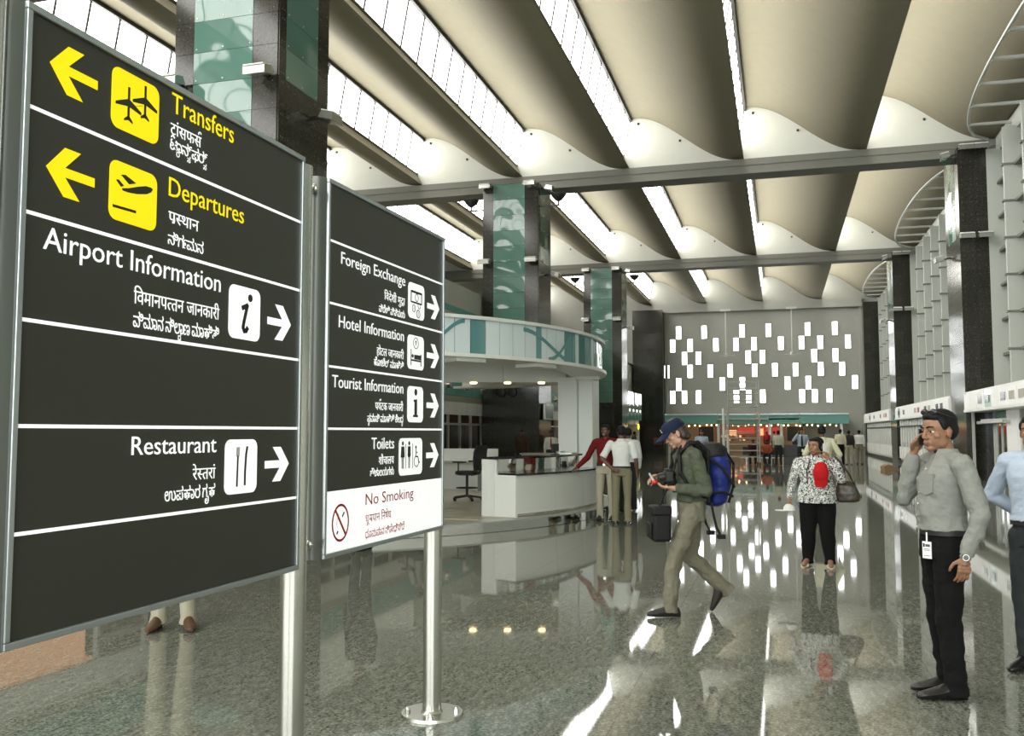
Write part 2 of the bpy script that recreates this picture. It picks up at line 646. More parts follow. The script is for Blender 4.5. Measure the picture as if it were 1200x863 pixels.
# roof glazing strips: window_n > frame, glass_pane
wn_ = 0
pm = MB()
PL = 1.15
pm.prism([(-0.25 + 0.02, 12.0), (0.0 + 0.02, 13.42), (0.0, 13.42), (-0.25, 12.0)], 'y', 0.02, PL - 0.02)
pane_me = pm.mesh('glass_pane', M['skypane'])
for bi, (y0, y1) in enumerate(bays):
    for k in range(1, len(WX) - 1):
        X = WX[k]
        wn_ += 1
        fr = MB()
        n = max(1, round((y1 - y0) / 1.152))
        step = (y1 - y0) / n
        fr.box(X - 0.06, X + 0.10, y0, y1, 13.33, 13.52)
        fr.prism([(X - 0.31, 11.96), (X - 0.20, 11.96), (X - 0.20, 12.03), (X - 0.31, 12.03)], 'y', y0, y1)
        for i in range(n + 1):
            yy = y0 + i * step
            fr.prism([(X - 0.25 + 0.05, 12.0), (X + 0.05, 13.42), (X - 0.02, 13.42), (X - 0.27, 12.0)], 'y', yy - 0.030, yy + 0.030)
        fo = struct(fr.build('window_%d' % wn_, M['darkmetal']))
        if bi == 0:
            one = MB()
            one.prism([(X - 0.23, 12.0), (X + 0.02, 13.42), (X, 13.42), (X - 0.25, 12.0)], 'y', y0, y1)
            o = one.build('glass_pane', M['skypane'], fo)
        else:
            for i in range(n):
                o = link('glass_pane', pane_me, fo, (X, y0 + i * step, 0))
                o.scale = (1, step / PL, 1)

# end wall with small upright windows
rowsz = [9.30, 8.29, 7.29, 6.28, 5.27, 4.29]
rows = [[-7.49, -5.54, -2.69, -0.75, 2.08, 4.01], [-7.96, -6.61, -4.66, -3.15, -1.82, 0.14, 1.63, 2.96, 4.90],
        [-7.06, -6.00, -2.27, -1.22, 2.51, 4.01], [-8.43, -6.64, -5.11, -3.62, -1.81, -0.33, 1.16, 2.95, 4.45],
        [-7.53, -4.23, -2.73, 0.56, 2.05, 5.32], [-8.00, -7.10, -6.03, -3.19, -2.28, -1.25, 1.59, 2.49, 3.52]]
w = MB()
w.box(-22.3, XR + 0.3, YF, YF + 0.3, 0, 14.6)
wall_far = struct(w.build('wall_far', M['endwall']), 'grey end wall dotted with small upright bright windows')
lb = MB()
lb.box(-0.185, 0.185, -0.03, 0.0, -0.49, 0.49)
lb = lb.mesh('window_pane', M['endpane'])
lf = MB()
for a in ((-0.215, -0.185, -0.53, 0.53), (0.185, 0.215, -0.53, 0.53)):
    lf.box(a[0], a[1], -0.05, 0.0, a[2], a[3])
for a in ((-0.53, -0.49), (0.49, 0.53)):
    lf.box(-0.215, 0.215, -0.05, 0.0, a[0], a[1])
lf = lf.mesh('window_frame', M['endwall'])
for z, r in zip(rowsz, rows):
    for x in r:
        f_ = link('window_frame', lf, wall_far, (x, YF, z))
        link('window_pane', lb, f_)
tm = MB()
tm.box(-8.55, -8.35, YF - 0.25, YF, 0, 10.9)
tm.box(5.72, 5.88, YF - 0.25, YF, 0, 10.9)
tm.box(-8.6, 5.9, YF - 0.35, YF, 10.85, 11.5)
struct(tm.build('trim_9', M['endwall']))

# back wall and outer left wall, behind the camera and above the shops
b = MB()
b.box(-22.3, XR + 0.3, -8.3, -8.0, 0, 14.6)
wb_ = struct(b.build('wall_back', M['plaster']))
for i in range(12):
    q = MB()
    q.box(-21.5 + i * 2.38, -19.22 + i * 2.38, -8.0, -7.96, 0.6, 10.4)
    q.build('glass_pane', M['backpane'], wb_)
q = MB()
for z in (3.0, 5.5, 8.0):
    q.box(-21.5, 7.0, -7.97, -7.85, z - 0.05, z + 0.05)
q.build('transom', M['fin'], wb_)
b = MB()
b.box(-22.6, -22.3, -8.3, YF, 0, 14.6)
struct(b.build('wall_outer', M['plaster']))

# left wall: shop fronts under a solid parapet
b = MB()
b.box(XL - 0.3, XL, -8, 27, 3.50, 3.60)
b.box(-22.3, XL, -8, 27, 3.52, 3.60)
b.box(XL - 0.3, XL, 27, 52, 3.56, 5.80)
b.box(XL - 0.3, XL, -8, 52, 0, 0.92)
b.box(XL - 0.3, XL + 0.02, 27, 52, 6.02, 6.85)
b.box(XL - 0.3, XL, 52, 71.9, 2.3, 6.85)
b.box(-22.3, XL, 27, 71.9, 6.7, 6.84)
b.box(-22.3, XL, 26.8, 27, 3.5, 6.84)
wl = struct(b.build('wall_left', M['plaster']), 'left wall of shop fronts with teal band and white panels')
def stripe(name, m, z0, z1, dx, y0=-8.0, y1=52.0, **k):
    s = MB()
    s.box(XL - 0.2, XL + dx, y0, y1, z0, z1)
    return s.build(name, m, wl)
stripe('teal_strip', M['tealpaint'], 5.80, 6.02, 0.03, 27.0)
pn = MB()
pn.box(0, 0.05, 0.01, 1.79, 0, 0.69)
pn = pn.mesh('teal_panel', M['tealpaint'])
pw = MB()
pw.box(0, 0.06, 0.01, 1.19, 0, 0.45)
pw = pw.mesh('white_panel', M['laminate'])
lv = MB()
for i in range(3):
    lv.box(0, 0.06, 0, 60, 0.01 + i * 0.07, 0.055 + i * 0.07)
lv.box(-0.1, 0.02, 0, 60, 0, 0.21)
lv.build('louvre', M['louvre'], wl, loc=(XL, -8, 2.65))
for i in range(33):
    link('teal_panel', pn, wl, (XL, -7.4 + i * 1.8, 2.87))
for i in range(49):
    link('white_panel', pw, wl, (XL, -6.8 + i * 1.2, 2.19))
# round jet nozzles on the teal band
jm = MB()
jm.cyl((0, 0, 0), (0.06, 0, 0), 0.21, 0.19, 20)
jm.cyl((0.06, 0, 0), (0.16, 0, 0), 0.15, 0.11, 20, mi=1)
jm.cyl((0.16, 0, 0), (0.17, 0, 0), 0.07, 0.07, 16, mi=0)
jm = jm.mesh('air_nozzle', [M['alu'], M['steel']], True)
for i in range(16):
    link('air_nozzle', jm, wl, (XL + 0.05, 28.5 + i * 1.95 - 1.0, 3.22))
# shop windows: dark frames, rooms with a self-glowing back wall behind
n = 0
room = MB()
room.box(XL - 4.0, XL - 3.8, 12, 52, 0, 3.5)
room.build('room_back', M['roomglow'], wl)
rc = MB()
rc.box(XL - 4, XL - 0.3, 12, 52, 3.45, 3.55)
rc.build('room_ceiling', M['plaster'], wl)
cb = MB()
for i in range(14):
    y = 17 + i * 2.5
    cb.box(XL - 3.7, XL - 1.2, y, y + 0.12, 0, 3.3)
    cb.box(XL - 1.3, XL - 1.1, y, y + (0.7 if i % 3 == 0 else 0.25), 0.3, 3.0)
cb.build('room_partition', M['darkroom'], wl)
pg = MB()
pg.box(-0.01, 0.01, 0.03, 1.17, 0, 0.82)
pgs = pg.mesh('shop_pane', mat('clear_shop_glass', (0.03, 0.04, 0.035), 0.02, alpha=0.30, spec=0.6))
mf = MB()
y = 13.0
while y < 52:
    mf.box(XL - 0.06, XL + 0.03, y - 0.03, y + 0.03, 0.92, 2.2)
    y += 1.2
mf.box(XL - 0.06, XL + 0.03, 13, 52, 1.83, 1.90)
mf.box(XL - 0.06, XL + 0.04, 13, 52, 0.90, 0.97)
fo_ = mf.build('window_frame', M['alu'], wl)
for i in range(32):
    link('shop_pane', pgs, fo_, (XL, 13 + i * 1.2, 1.0))
# second shop: teal glass box between the second and third column
gb = MB()
gb.box(XL, -9.25, 54.5, 63.6, 2.4, 4.2)
glassbox = struct(gb.build('trim_10', M['tealpaint']), 'teal glass fascia box of the far left shop')
tp = MB()
tp.box(0, 0.03, 0.01, 1.49, 0, 1.78)
tp = tp.mesh('glass_panel', M['teal'])
for i in range(6):
    link('glass_panel', tp, glassbox, (-9.25, 54.5 + i * 1.5, 2.41))
dl = MB()
dl.ell((0, 0, 0), (0.03, 0.09, 0.09), 10, 6)
dl = dl.mesh('round_lamp', mat('white_lit_lamp', (1, 1, 1), 0.4, emis=2.0, ecol=(1, 1, 0.9)))
for i in range(6):
    link('round_lamp', dl, glassbox, (-9.2, 55.3 + i * 1.5, 3.0))
wb = MB()
wb.box(XL, -9.4, 54.5, 63.6, 2.1, 2.4)
wb.box(XL, -9.4, 63.3, 63.6, 0, 2.4)
wb.build('shop_header', M['laminate'], glassbox)
wb = MB()
wb.box(XL - 3, XL - 2.8, 52, 71, 0, 2.4)
wb.build('shop_interior', M['shopglow'], glassbox)
es = MB()
es.ell((-9.3, 62.5, 1.95), (0.06, 0.22, 0.2), 12, 8)
es.build('lit_sign', M['exitsign'], glassbox)

# right wall: curtain wall on fins, curved soffit edge rings, entrance band
wr = MB()
wr.box(XR + 0.25, XR + 0.5, -8.3, YF + 0.3, 0, 14.6)
wr.box(XR - 0.15, XR + 0.25, -8, YF, 10.95, 11.5)
wr.box(XR - 0.1, XR + 0.25, -8, YF, 2.86, 3.0)
wall_right = struct(wr.build('wall_right', M['fin']), 'tall glazed right wall with pale grey fins and cross bars')
gapsY = [(16.9, 33.3), (35.9, 52.2), (54.8, 71.0)]
PW, PH = 2.3286, 1.14
fin_me = MB()
fin_me.box(XR - 0.55, XR + 0.06, -0.06, 0.06, 2.95, 11.0)
fin_me = fin_me.mesh('mullion', M['fin'])
tr_me = MB()
tr_me.box(XR - 0.26, XR - 0.02, 0.06, PW - 0.06, -0.04, 0.04)
tr_me.box(XR - 0.60, XR - 0.02, -0.10, 0.10, -0.03, 0.03)
tr_me = tr_me.mesh('transom', M['beam'])
sp_me = MB()
sp_me.box(XR + 0.0, XR + 0.04, 0.07, PW - 0.07, 0.04, PH - 0.04)
sp_me = sp_me.mesh('glass_pane', M['sidepane'])
for (y0, y1) in gapsY:
    n = 7
    st = (y1 - y0) / n
    for i in range(n + 1):
        link('mullion', fin_me, wall_right, (0, y0 + i * st, 0))
    for i in range(n):
        for j in range(7):
            z = 2.98 + j * PH
            t_ = link('transom', tr_me, wall_right, (0, y0 + i * st, z))
            t_.scale = (1, st / PW, 1)
            p_ = link('glass_pane', sp_me, wall_right, (0, y0 + i * st, z))
            p_.scale = (1, st / PW, 1)
nb = MB()
nb.box(XR, XR + 0.04, -8, 14.5, 3.0, 10.95)
nb.build('glass_pane', M['sidepane'], wall_right)
# curved soffit edge: ring tube and spokes
for bi, (y0, y1) in enumerate(gapsY):
    mid, hl = (y0 + y1) / 2, (y1 - y0) / 2 + 0.1
    N = 28
    pts = []
    for i in range(N + 1):
        t = -1 + 2 * i / N
        pts.append((XR - 0.45 - 1.35 * math.sqrt(max(0, 1 - abs(t) ** 2.4)), mid + hl * t, 11.38))
    tb = MB()
    tb.tube(pts, 0.05, 8)
    trim_n += 1
    ring = struct(tb.build('trim_%d' % (trim_n + 10), M['alu'], smooth=True), 'curved tube along the ceiling edge beside the glazing')
    nsp = 9
    for i in range(1, nsp):
        t = -1 + 2 * i / nsp
        x = XR - 0.45 - 1.35 * math.sqrt(max(0, 1 - abs(t) ** 2.4))
        s = MB()
        s.box(x, XR - 0.1, mid + hl * t - 0.05, mid + hl * t + 0.05, 11.30, 11.38)
        s.build('spoke', M['alu'], ring)
# entrance band (signs) in front of the lower wall
band_me = MB()
band_me.box(-0.5, 0, 0.015, 0.985, 0, 0.50)
band_w = band_me.mesh('band_panel', M['poster'])
band_g = MB()
band_g.box(-0.48, 0, 0.015, 0.985, 0, 0.50)
band_g = band_g.mesh('band_panel', mat('pale_green_band_glass', (0.38, 0.48, 0.43), 0.1, emis=0.12, ecol=(0.8, 1, 0.9)))
ins = {}
for nm_, m_ in (('g', M['screen']), ('r', M['redpaint']), ('d', M['darkmetal']), ('l', M['louvre'])):
    q = MB()
    q.box(-0.515, -0.49, 0.25, 0.78, 0.14, 0.36)
    ins[nm_] = q.mesh('small_sign', m_)
XBAND = 6.28
segs = [(21.0, 33.0), (35.9, 52.0), (54.8, 71.0)]
for si, (y0, y1) in enumerate(segs):
    rb = MB()
    rb.box(XBAND - 0.45, XR, y0, y1, 2.80, 2.88)
    rb.box(XBAND - 0.52, XR, y0, y1, 2.22, 2.30)
    rb.box(XBAND - 0.42, XR, y0, y1, 2.30, 2.80)
    bnd = rb.build('sign_band', M['laminate'], wall_right)
    nn = int(y1 - y0)
    for i in range(nn):
        kind = random.choice('wwwgw')
        p_ = link('band_panel', band_g if kind == 'g' else band_w, bnd, (XBAND, y0 + i, 2.30))
        kk = random.choice('g-l-r-d-' if si else 'g---l--')
        if kk != '-':
            link('small_sign', ins[kk], bnd, (XBAND, y0 + i, 2.30))
# check-in fronts below the band in the two far bays
cm = {}
def part_me(name, m, *a):
    q = MB()
    q.box(*a)
    return q.mesh(name, m)
glassgrey = mat('grey_counter_glass', (0.34, 0.36, 0.33), 0.1, spec=0.6)
c_tr = part_me('transom_pane', M['canopyglass'], 5.96, 6.0, 0.06, 0.86, 1.92, 2.18)
c_gl = part_me('window_pane', glassgrey, 5.97, 6.0, 0.06, 0.86, 1.06, 1.82)
c_dk = part_me('dark_strip', M['darkroom'], 5.98, 6.02, 0.0, 0.93, 0.88, 1.06)
c_rd = part_me('red_strip', mat('dark_red_strip', (0.16, 0.035, 0.03), 0.5), 5.97, 6.0, 0.05, 0.88, 0.90, 1.03)
c_pn = part_me('counter_panel', M['laminate'], 5.92, 5.98, 0.09, 0.84, 0.24, 0.84)
c_ml = part_me('post', M['laminate'], 5.90, 6.05, -0.035, 0.035, 0.1, 2.22)
for (y0, y1) in ((35.9, 52.0), (54.8, 70.9)):
    bk = MB()
    bk.box(6.03, XR, y0, y1, 0, 2.25)
    bk.box(5.9, 6.03, y0, y1, 0, 0.14)
    bk.box(5.9, 6.03, y0, y1, 1.83, 1.90)
    front = bk.build('counter_front', M['darkmetal'], wall_right)
    n = int((y1 - y0) / 0.93)
    for i in range(n):
        y = y0 + 0.1 + i * 0.93
        link('transom_pane', c_tr, front, (0, y, 0))
        link('window_pane', c_gl, front, (0, y, 0))
        link('dark_strip', c_dk, front, (0, y, 0))
        if random.random() < 0.45:
            link('red_strip', c_rd, front, (0, y, 0))
        link('counter_panel', c_pn, front, (0, y, 0))
        link('post', c_ml, front, (0, y, 0))
# entrance beside the first right column
q = MB()
q.box(6.5, XR + 0.2, 33.0, 33.3, 0, 2.25)
q.box(6.55, 6.7, 31.4, 33.0, 0, 2.25)
q.build('granite_return', M['column'], wall_right)
q = MB()
q.box(6.3, 6.45, 31.3, 31.42, 0, 2.25)
q.box(6.02, 6.10, 33.1, 33.2, 0, 2.25)
q.box(6.3, 6.45, 29.6, 29.7, 0, 2.25)
q.box(6.3, 6.45, 26.0, 26.1, 0, 2.25)
q.box(6.15, 6.45, 28.9, 33.1, 1.84, 1.93)
q.build('door_jamb', M['fin'], wall_right)
d1 = MB()
d1.box(6.36, 6.40, 29.7, 31.3, 0.02, 1.84)
door1 = struct(d1.build('door_1', M['glassdark']), 'dark green glass entrance door beside the first right column')
dfm = MB()
for yy in (29.7, 30.46, 31.22):
    dfm.box(6.33, 6.43, yy, yy + 0.08, 0.02, 1.84)
dfm.build('door_frame', M['alu'], door1)
dop = MB()
dop.box(6.1, 6.35, 29.4, 32.2, 1.86, 1.98)
dop.build('door_operator', M['laminate'], door1)
dtr = MB()
dtr.box(6.36, 6.40, 29.7, 31.3, 1.99, 2.2)
dtr.build('door_transom', M['tealpaint'], door1)
q = MB()
q.box(6.25, 6.32, 28.2, 29.4, 0.72, 2.2)
q.build('poster_panel', M['poster'], wall_right)
q = MB()
q.box(6.32, 6.45, 28.0, 29.6, 0.0, 2.25)
q.box(6.30, 6.38, 28.15, 29.5, 0.66, 0.72, mi=0)
q.build('poster_backing', M['fin'], wall_right)
q = MB()
q.box(6.4, 6.44, 26.1, 28.0, 0.02, 2.2)
q.build('glass_screen', glassgrey, wall_right)
q = MB()
q.box(6.4, 6.44, 24.4, 26.0, 0.02, 2.2)
q.build('glass_screen', M['glassdark'], wall_right)
q = MB()
q.box(6.46, XR + 0.2, 14, 31.3, 0, 2.9)
q.build('entrance_lobby', glassgrey, wall_right)

# ================================================================== COLUMNS
RH = 0.602
def gran_me(w, riv=True):
    q = MB()
    q.box(0.004, w - 0.004, -0.02, 0, 0.004, RH - 0.004)
    if riv:
        for dx in (0.09, w - 0.09):
            for dz in (0.09, RH - 0.09):
                q.cyl((dx, -0.026, dz), (dx, -0.019, dz), 0.010, None, 6, mi=1)
    return q.mesh('granite_panel', [M['column'], M['beam']])
def teal_me(w):
    q = MB()
    q.box(0.004, w - 0.004, -0.025, 0, 0.004, RH - 0.004)
    for dx in (0.06, w / 2, w - 0.06):
        q.cyl((dx, -0.034, 0.07), (dx, -0.024, 0.07), 0.014, None, 6, mi=1)
    return q.mesh('glass_panel', [M['teal'], M['alu']])
_pc = {}
def pmesh(kind, w):
    k = (kind, round(w, 3))
    if k not in _pc:
        _pc[k] = gran_me(w) if kind == 'g' else teal_me(w)
    return _pc[k]
def clad(col, x, y, rz, strips, top, n, teal_rows):
    """strips: list of (width, kind); rows from the top down"""
    for r in range(n):
        z = top - (r + 1) * RH
        a = 0.0
        for w_, kd in strips:
            kk = 't' if (kd == 't' and r < teal_rows) else 'g'
            o = link('glass_panel' if kk == 't' else 'granite_panel', pmesh(kk, w_), col,
                     (x + a * math.cos(rz), y + a * math.sin(rz), z), rz)
            a += w_
# floodlight
fl = MB()
fl.prism([(-0.16, -0.05), (0.16, -0.05), (0.12, 0.10), (-0.12, 0.10)], 'x', -0.22, 0.22)
fl.box(-0.20, 0.20, -0.14, 0.14, 0.10, 0.125, mi=1)
fl_me = fl.mesh('floodlight', [M['lampshell'], M['lampface']])
fa = MB()
fa.box(-0.03, 0.03, -0.35, -0.1, -0.03, 0.03)
fa_me = fa.mesh('bracket', M['darkmetal'])
def flood(col, x, y, z, rz=0.0, tilt=0.25):
    o = link('floodlight', fl_me, col, (x, y, z))
    o.rotation_euler = (tilt, 0, rz)
    b_ = link('bracket', fa_me, o, (0, 0.45, -0.02))
    return o
sp = MB()
sp.cyl((0, 0, 0), (0, -0.10, 0), 0.19, 0.17, 20)
sp.cyl((0, -0.10, 0), (0, -0.13, 0), 0.17, 0.10, 20)
sp_me = sp.mesh('round_speaker', M['dark'], True)
ld = MB()
ld.rings([(0, 0, 0, 0.06, 0.06), (0, 0, 0.12, 0.20, 0.20), (0, 0, 0.26, 0.30, 0.30), (0, 0, 0.28, 0.30, 0.30)], 16)
ld.cyl((0, 0, -0.12), (0, 0, 0.0), 0.03)
ld_me = ld.mesh('dish_lamp', M['darkmetal'], True)

def column(label, x0, x1, y0, dep, top, front, side, teal_rows, side_teal, lights=True, left=True, n=18):
    c = thing('granite_column', label, 'column', ((x0 + x1) / 2, y0 + dep / 2, 0), 0, 'clad columns of the hall')
    X = (x1 - x0) / 2
    D = dep / 2
    core = MB()
    core.box(-X, X, -D, D, 0, top)
    core.build('core', M['column'], c)
    clad(c, -X, -D, 0, front, top, n, teal_rows)
    if left:
        clad(c, X, -D, PI / 2, side, top, n, side_teal)
    else:
        clad(c, -X, D, -PI / 2, side, top, n, side_teal)
    if lights:
        for xx in (-X + 0.2, X - 0.25):
            flood(c, xx, -D - 0.35, top - 0.12)
        s = 1 if left else -1
        flood(c, s * (X + 0.35), -D + 0.4, top - 0.2, s * PI / 2)
        zz = 8.05
        for xx in (-X + 0.15, X - 0.2):
            flood(c, xx, -D - 0.35, zz)
        flood(c, s * (X + 0.35), D - 0.5, zz - 0.35, s * PI / 2)
        if left:
            o = link('dish_lamp', ld_me, c, (-X - 0.55, -D + 0.2, top - 0.75))
            link('dish_lamp', ld_me, c, (X + 0.75, -D + 0.2, top - 0.75))
            arm = MB()
            arm.box(-X - 0.6, -X, -D + 0.17, -D + 0.23, top - 0.92, top - 0.87)
            arm.box(X, X + 0.8, -D + 0.17, -D + 0.23, top - 0.92, top - 0.87)
            arm.build('lamp_arm', M['darkmetal'], c)
            for xx in (-0.35, 0.10):
                link('round_speaker', sp_me, c, (xx, -D - 0.02, 3.08))
    return c
fr_s = [(0.42, 'g'), (1.26, 't'), (0.52, 'g')]
sd_s = [(0.25, 'g'), (1.20, 't'), (0.45, 'g')]
column('huge dark column rising behind the larger sign, near left, teal glass strip', -10.9, -8.7, 14.5, 1.9, 11.1, fr_s, sd_s, 13, 5)
cA = column('dark granite column with teal glass front standing behind the round desk canopy', -10.9, -8.7, 33.3, 1.9, 11.1, fr_s, sd_s, 13, 5)
column('third column on the left, teal glass front, right of the white kiosk pillar', -10.9, -8.7, 52.2, 1.9, 11.1, fr_s, sd_s, 13, 5)
column('plain dark granite column at the left end of the far grey wall', -10.9, -8.6, 70.6, 1.2, 11.0, [(0.575, 'g')] * 4, [(0.6, 'g')] * 2, 0, 0, lights=False)
c3 = column('nearest of the dark columns along the right glazed wall', 5.9, 6.8, 33.3, 2.6, 11.15, [(0.45, 'g'), (0.45, 'g')], [(0.55, 'g'), (1.4, 't'), (0.65, 'g')], 0, 5, left=False)
column('second of the dark columns along the right glazed wall', 5.9, 6.8, 52.2, 2.6, 11.15, [(0.45, 'g'), (0.45, 'g')], [(0.55, 'g'), (1.4, 't'), (0.65, 'g')], 0, 5, left=False)
column('farthest dark column at the right end of the grey end wall', 5.9, 6.9, 70.4, 1.4, 11.0, [(0.5, 'g'), (0.5, 'g')], [(0.7, 'g'), (0.7, 'g')], 0, 0, lights=False, left=False)
# wall screen on the side of the column behind the desk
tv = thing('wall_screen', 'grey screen mounted on the side of the column behind the desk', 'screen', (-8.68, 34.3, 2.05))
q = MB()
q.box(0.06, 0.16, -0.65, 0.65, 0, 0.62)
bevel(q.build('casing', M['alu'], tv), 0.03)
q = MB()
q.box(0.155, 0.165, -0.58, 0.58, 0.05, 0.57)
q.build('screen', M['screen'], tv)
q = MB()
q.box(0.0, 0.07, -0.15, 0.15, 0.2, 0.42)
q.build('bracket', M['darkmetal'], tv)
# ================================================================== DIRECTION SIGNS
def sign_pole(parent, x, y, ztop, base=True):
    q = MB()
    q.cyl((x, y, 0.012), (x, y, ztop), 0.052, None, 28)
    p_ = q.build('pole', M['steel'], parent, True)
    if base:
        q = MB()
        q.cyl((x, y, 0.0), (x, y, 0.016), 0.175, 0.172, 40)
        q.cyl((x, y, 0.016), (x, y, 0.028), 0.062, 0.054, 28)
        b_ = q.build('base_plate', M['steel'], parent, True)
        for k in range(4):
            a = R(20 + 90 * k)
            s = MB()
            s.cyl((x + .135 * math.cos(a), y + .135 * math.sin(a), 0.014), (x + .135 * math.cos(a), y + .135 * math.sin(a), 0.03), 0.016, None, 6)
            s.ell((x + .135 * math.cos(a), y + .135 * math.sin(a), 0.032), (0.011, 0.011, 0.012))
            s.build('bolt', M['chrome'], b_, True)
    return p_


ROWL = [1.384, 1.107, 0.828, 0.556, 0.284]
def arrow_film(mb, u0, u1, vc, h, mi, flip=False, t=0.042):
    k = (u1 - u0)
    c, d, b = 0.31 * k, 0.64 * k, 0.70 * k
    xi = b - (b - c) * (t / h)
    pts = [(u0, vc + t / 2), (u0 + xi, vc + t / 2), (u0 + c, vc + h / 2), (u0 + d, vc + h / 2), (u1, vc),
           (u0 + d, vc - h / 2), (u0 + c, vc - h / 2), (u0 + xi, vc - t / 2), (u0, vc - t / 2)]
    if flip:
        pts = [(u0 + u1 - u, v) for u, v in pts][::-1]
    poly_film(mb, pts, mi)


def sign_body(name, label, L, Rr, w, pole_xy, left_house, group):
    """panel in the plane through L->Rr; local x along the sign, local y = normal towards the camera side"""
    d = Vector((Rr[0] - L[0], Rr[1] - L[1]))
    ang = math.atan2(d.y, d.x)
    # local +x along d (away from camera), local -y faces +X world
    s = thing(name, label, 'sign', (L[0], L[1], 0), ang, group)
    Z0, Hh = 1.03, 1.655
    q = MB()
    q.box(0.012, w - 0.012, 0.008, 0.09, Z0 + 0.01, Z0 + Hh - 0.01)
    q.build('cabinet', M['housing'], s)
    q = MB()
    q.box(0.018, w - 0.018, 0.001, 0.010, Z0 + 0.02, Z0 + Hh - 0.02)
    q.build('face_panel', M['signface'], s)
    q = MB()
    q.box(0, w, -0.010, 0.012, Z0, Z0 + 0.02)
    q.box(0, w, -0.010, 0.012, Z0 + Hh - 0.02, Z0 + Hh)
    q.box(0, 0.018, -0.010, 0.012, Z0 + 0.02, Z0 + Hh - 0.02)
    q.box(w - 0.018, w, -0.010, 0.012, Z0 + 0.02, Z0 + Hh - 0.02)
    bevel(q.build('face_frame', M['frame'], s), 0.003)
    q = MB()   # rounded end housings
    for (xa, sg) in ((0.0, -1), (w, 1)):
        rings = []
        for z in (Z0 - 0.0, Z0 + Hh):
            rings.append([(xa + sg * 0.045 * math.sin(PI * i / 10) ** 0.6, 0.002 + 0.098 * i / 10, z) for i in range(11)])
        q.loft(rings)
    q.box(0, w, 0.085, 0.098, Z0, Z0 + Hh)
    q.box(0, w, 0.012, 0.098, Z0 - 0.004, Z0 + 0.01)
    q.box(0, w, 0.012, 0.098, Z0 + Hh - 0.01, Z0 + Hh + 0.004)
    q.build('end_housing', M['housing'], s, True)
    return s, Z0


# ---- big sign
s1, Z0 = sign_body('direction_sign', 'larger nearest dark sign reading Transfers, Departures, Airport Information, Restaurant', (-1.851, 1.854), (-1.839, 3.277), 1.42, None, True, None)
def film_mb():
    return MB()
def flip_build(mb, name, mats, parent):
    """artwork built with +u to the right seen from the front; front is local -y: mirror depth"""
    return mb.build(name, mats, parent)
def art(mb, name, mats, parent, z0=1.03):
    # +u away along the sign, front at -y
    mb.v = [(x, -0.0005 - (y + 0.0012) * 1.0, z + z0) for (x, y, z) in mb.v]
    return mb.build(name, mats, parent)
def text(parent, name, m, tokens, u0, u1, v0, size):
    V, F = compose(tokens)
    xs = [p[0] for p in V]
    a, b = min(xs), max(xs)
    k = (u1 - u0) / (b - a)
    ext = sorted((min(V[i][0] for i in f), max(V[i][0] for i in f), n) for n, f in enumerate(F))
    words, cur, reach = [], [], None
    for x0, x1, n in ext:                      # one piece of film per word
        if reach is not None and x0 - reach > 0.17:
            words.append(cur)
            cur = []
        cur.append(n)
        reach = x1 if reach is None else max(reach, x1)
    words.append(cur)
    for wd_ in words:
        ids = sorted({i for n in wd_ for i in F[n]})
        mp = {i: j for j, i in enumerate(ids)}
        Vw = [V[i] for i in ids]
        Fw = [tuple(mp[i] for i in F[n]) for n in wd_]
        wx = [p[0] for p in Vw]
        mb = MB()
        film(mb, Vw, Fw, u0 + (min(wx) - a) * k, u0 + (max(wx) - a) * k, v0, size)
        art(mb, name, m, parent)
def divider(parent, v, w):
    mb = MB()
    poly_film(mb, [(0.018, v - 0.005), (w - 0.018, v - 0.005), (w - 0.018, v + 0.005), (0.018, v + 0.005)])
    return art(mb, 'divider_line', M['litwhite'], parent)
def icon_box(parent, u0, u1, v0, v1, m, r=0.03):
    mb = MB()
    poly_film(mb, rrect(u0, u1, v0, v1, r))
    return art(mb, 'pictogram_panel', m, parent)
def icon(parent, polys, strokes, m=None, y=0.0012, holes=()):
    mb = MB()
    for p in polys:
        poly_film(mb, p, 0, y)
    for st in strokes:
        stroke(mb, st[0], st[1], 0, y, *(st[2:]))
    # mb.y becomes -0.0005-(y+0.0012)
    return art(mb, 'pictogram', m or M['black'], parent)


W1 = 1.42
for v in ROWL:
    divider(s1, v, W1)
CAP = 1 / 0.70      # size for a cap height of 1
mb = MB()
arrow_film(mb, 0.085, 0.262, 1.525, 0.135, 0, True, 0.026)
art(mb, 'arrow', M['yellow'], s1)
mb = MB()
arrow_film(mb, 0.085, 0.262, 1.243, 0.135, 0, True, 0.026)
art(mb, 'arrow', M['yellow'], s1)
icon_box(s1, 0.318, 0.527, 1.430, 1.612, M['yellow'])
icon_box(s1, 0.320, 0.528, 1.158, 1.334, M['yellow'])
# two aircraft seen from above
def plane_top(cu, cv, s, lift=0):
    P = []
    P.append([(cu - 0.010 * s, cv + 0.12 * s), (cu - 0.010 * s, cv - 0.10 * s), (cu + 0.010 * s, cv - 0.10 * s), (cu + 0.010 * s, cv + 0.12 * s)])
    P.append([(cu - 0.010 * s, cv + 0.035 * s), (cu - 0.125 * s, cv - 0.015 * s), (cu - 0.125 * s, cv - 0.035 * s), (cu - 0.010 * s, cv - 0.015 * s)])
    P.append([(cu + 0.010 * s, cv + 0.035 * s), (cu + 0.010 * s, cv - 0.015 * s), (cu + 0.125 * s, cv - 0.035 * s), (cu + 0.125 * s, cv - 0.015 * s)])
    P.append([(cu, cv - 0.075 * s), (cu - 0.042 * s, cv - 0.108 * s), (cu - 0.042 * s, cv - 0.122 * s), (cu, cv - 0.108 * s)])
    P.append([(cu, cv - 0.075 * s), (cu, cv - 0.108 * s), (cu + 0.042 * s, cv - 0.122 * s), (cu + 0.042 * s, cv - 0.108 * s)])
    return P
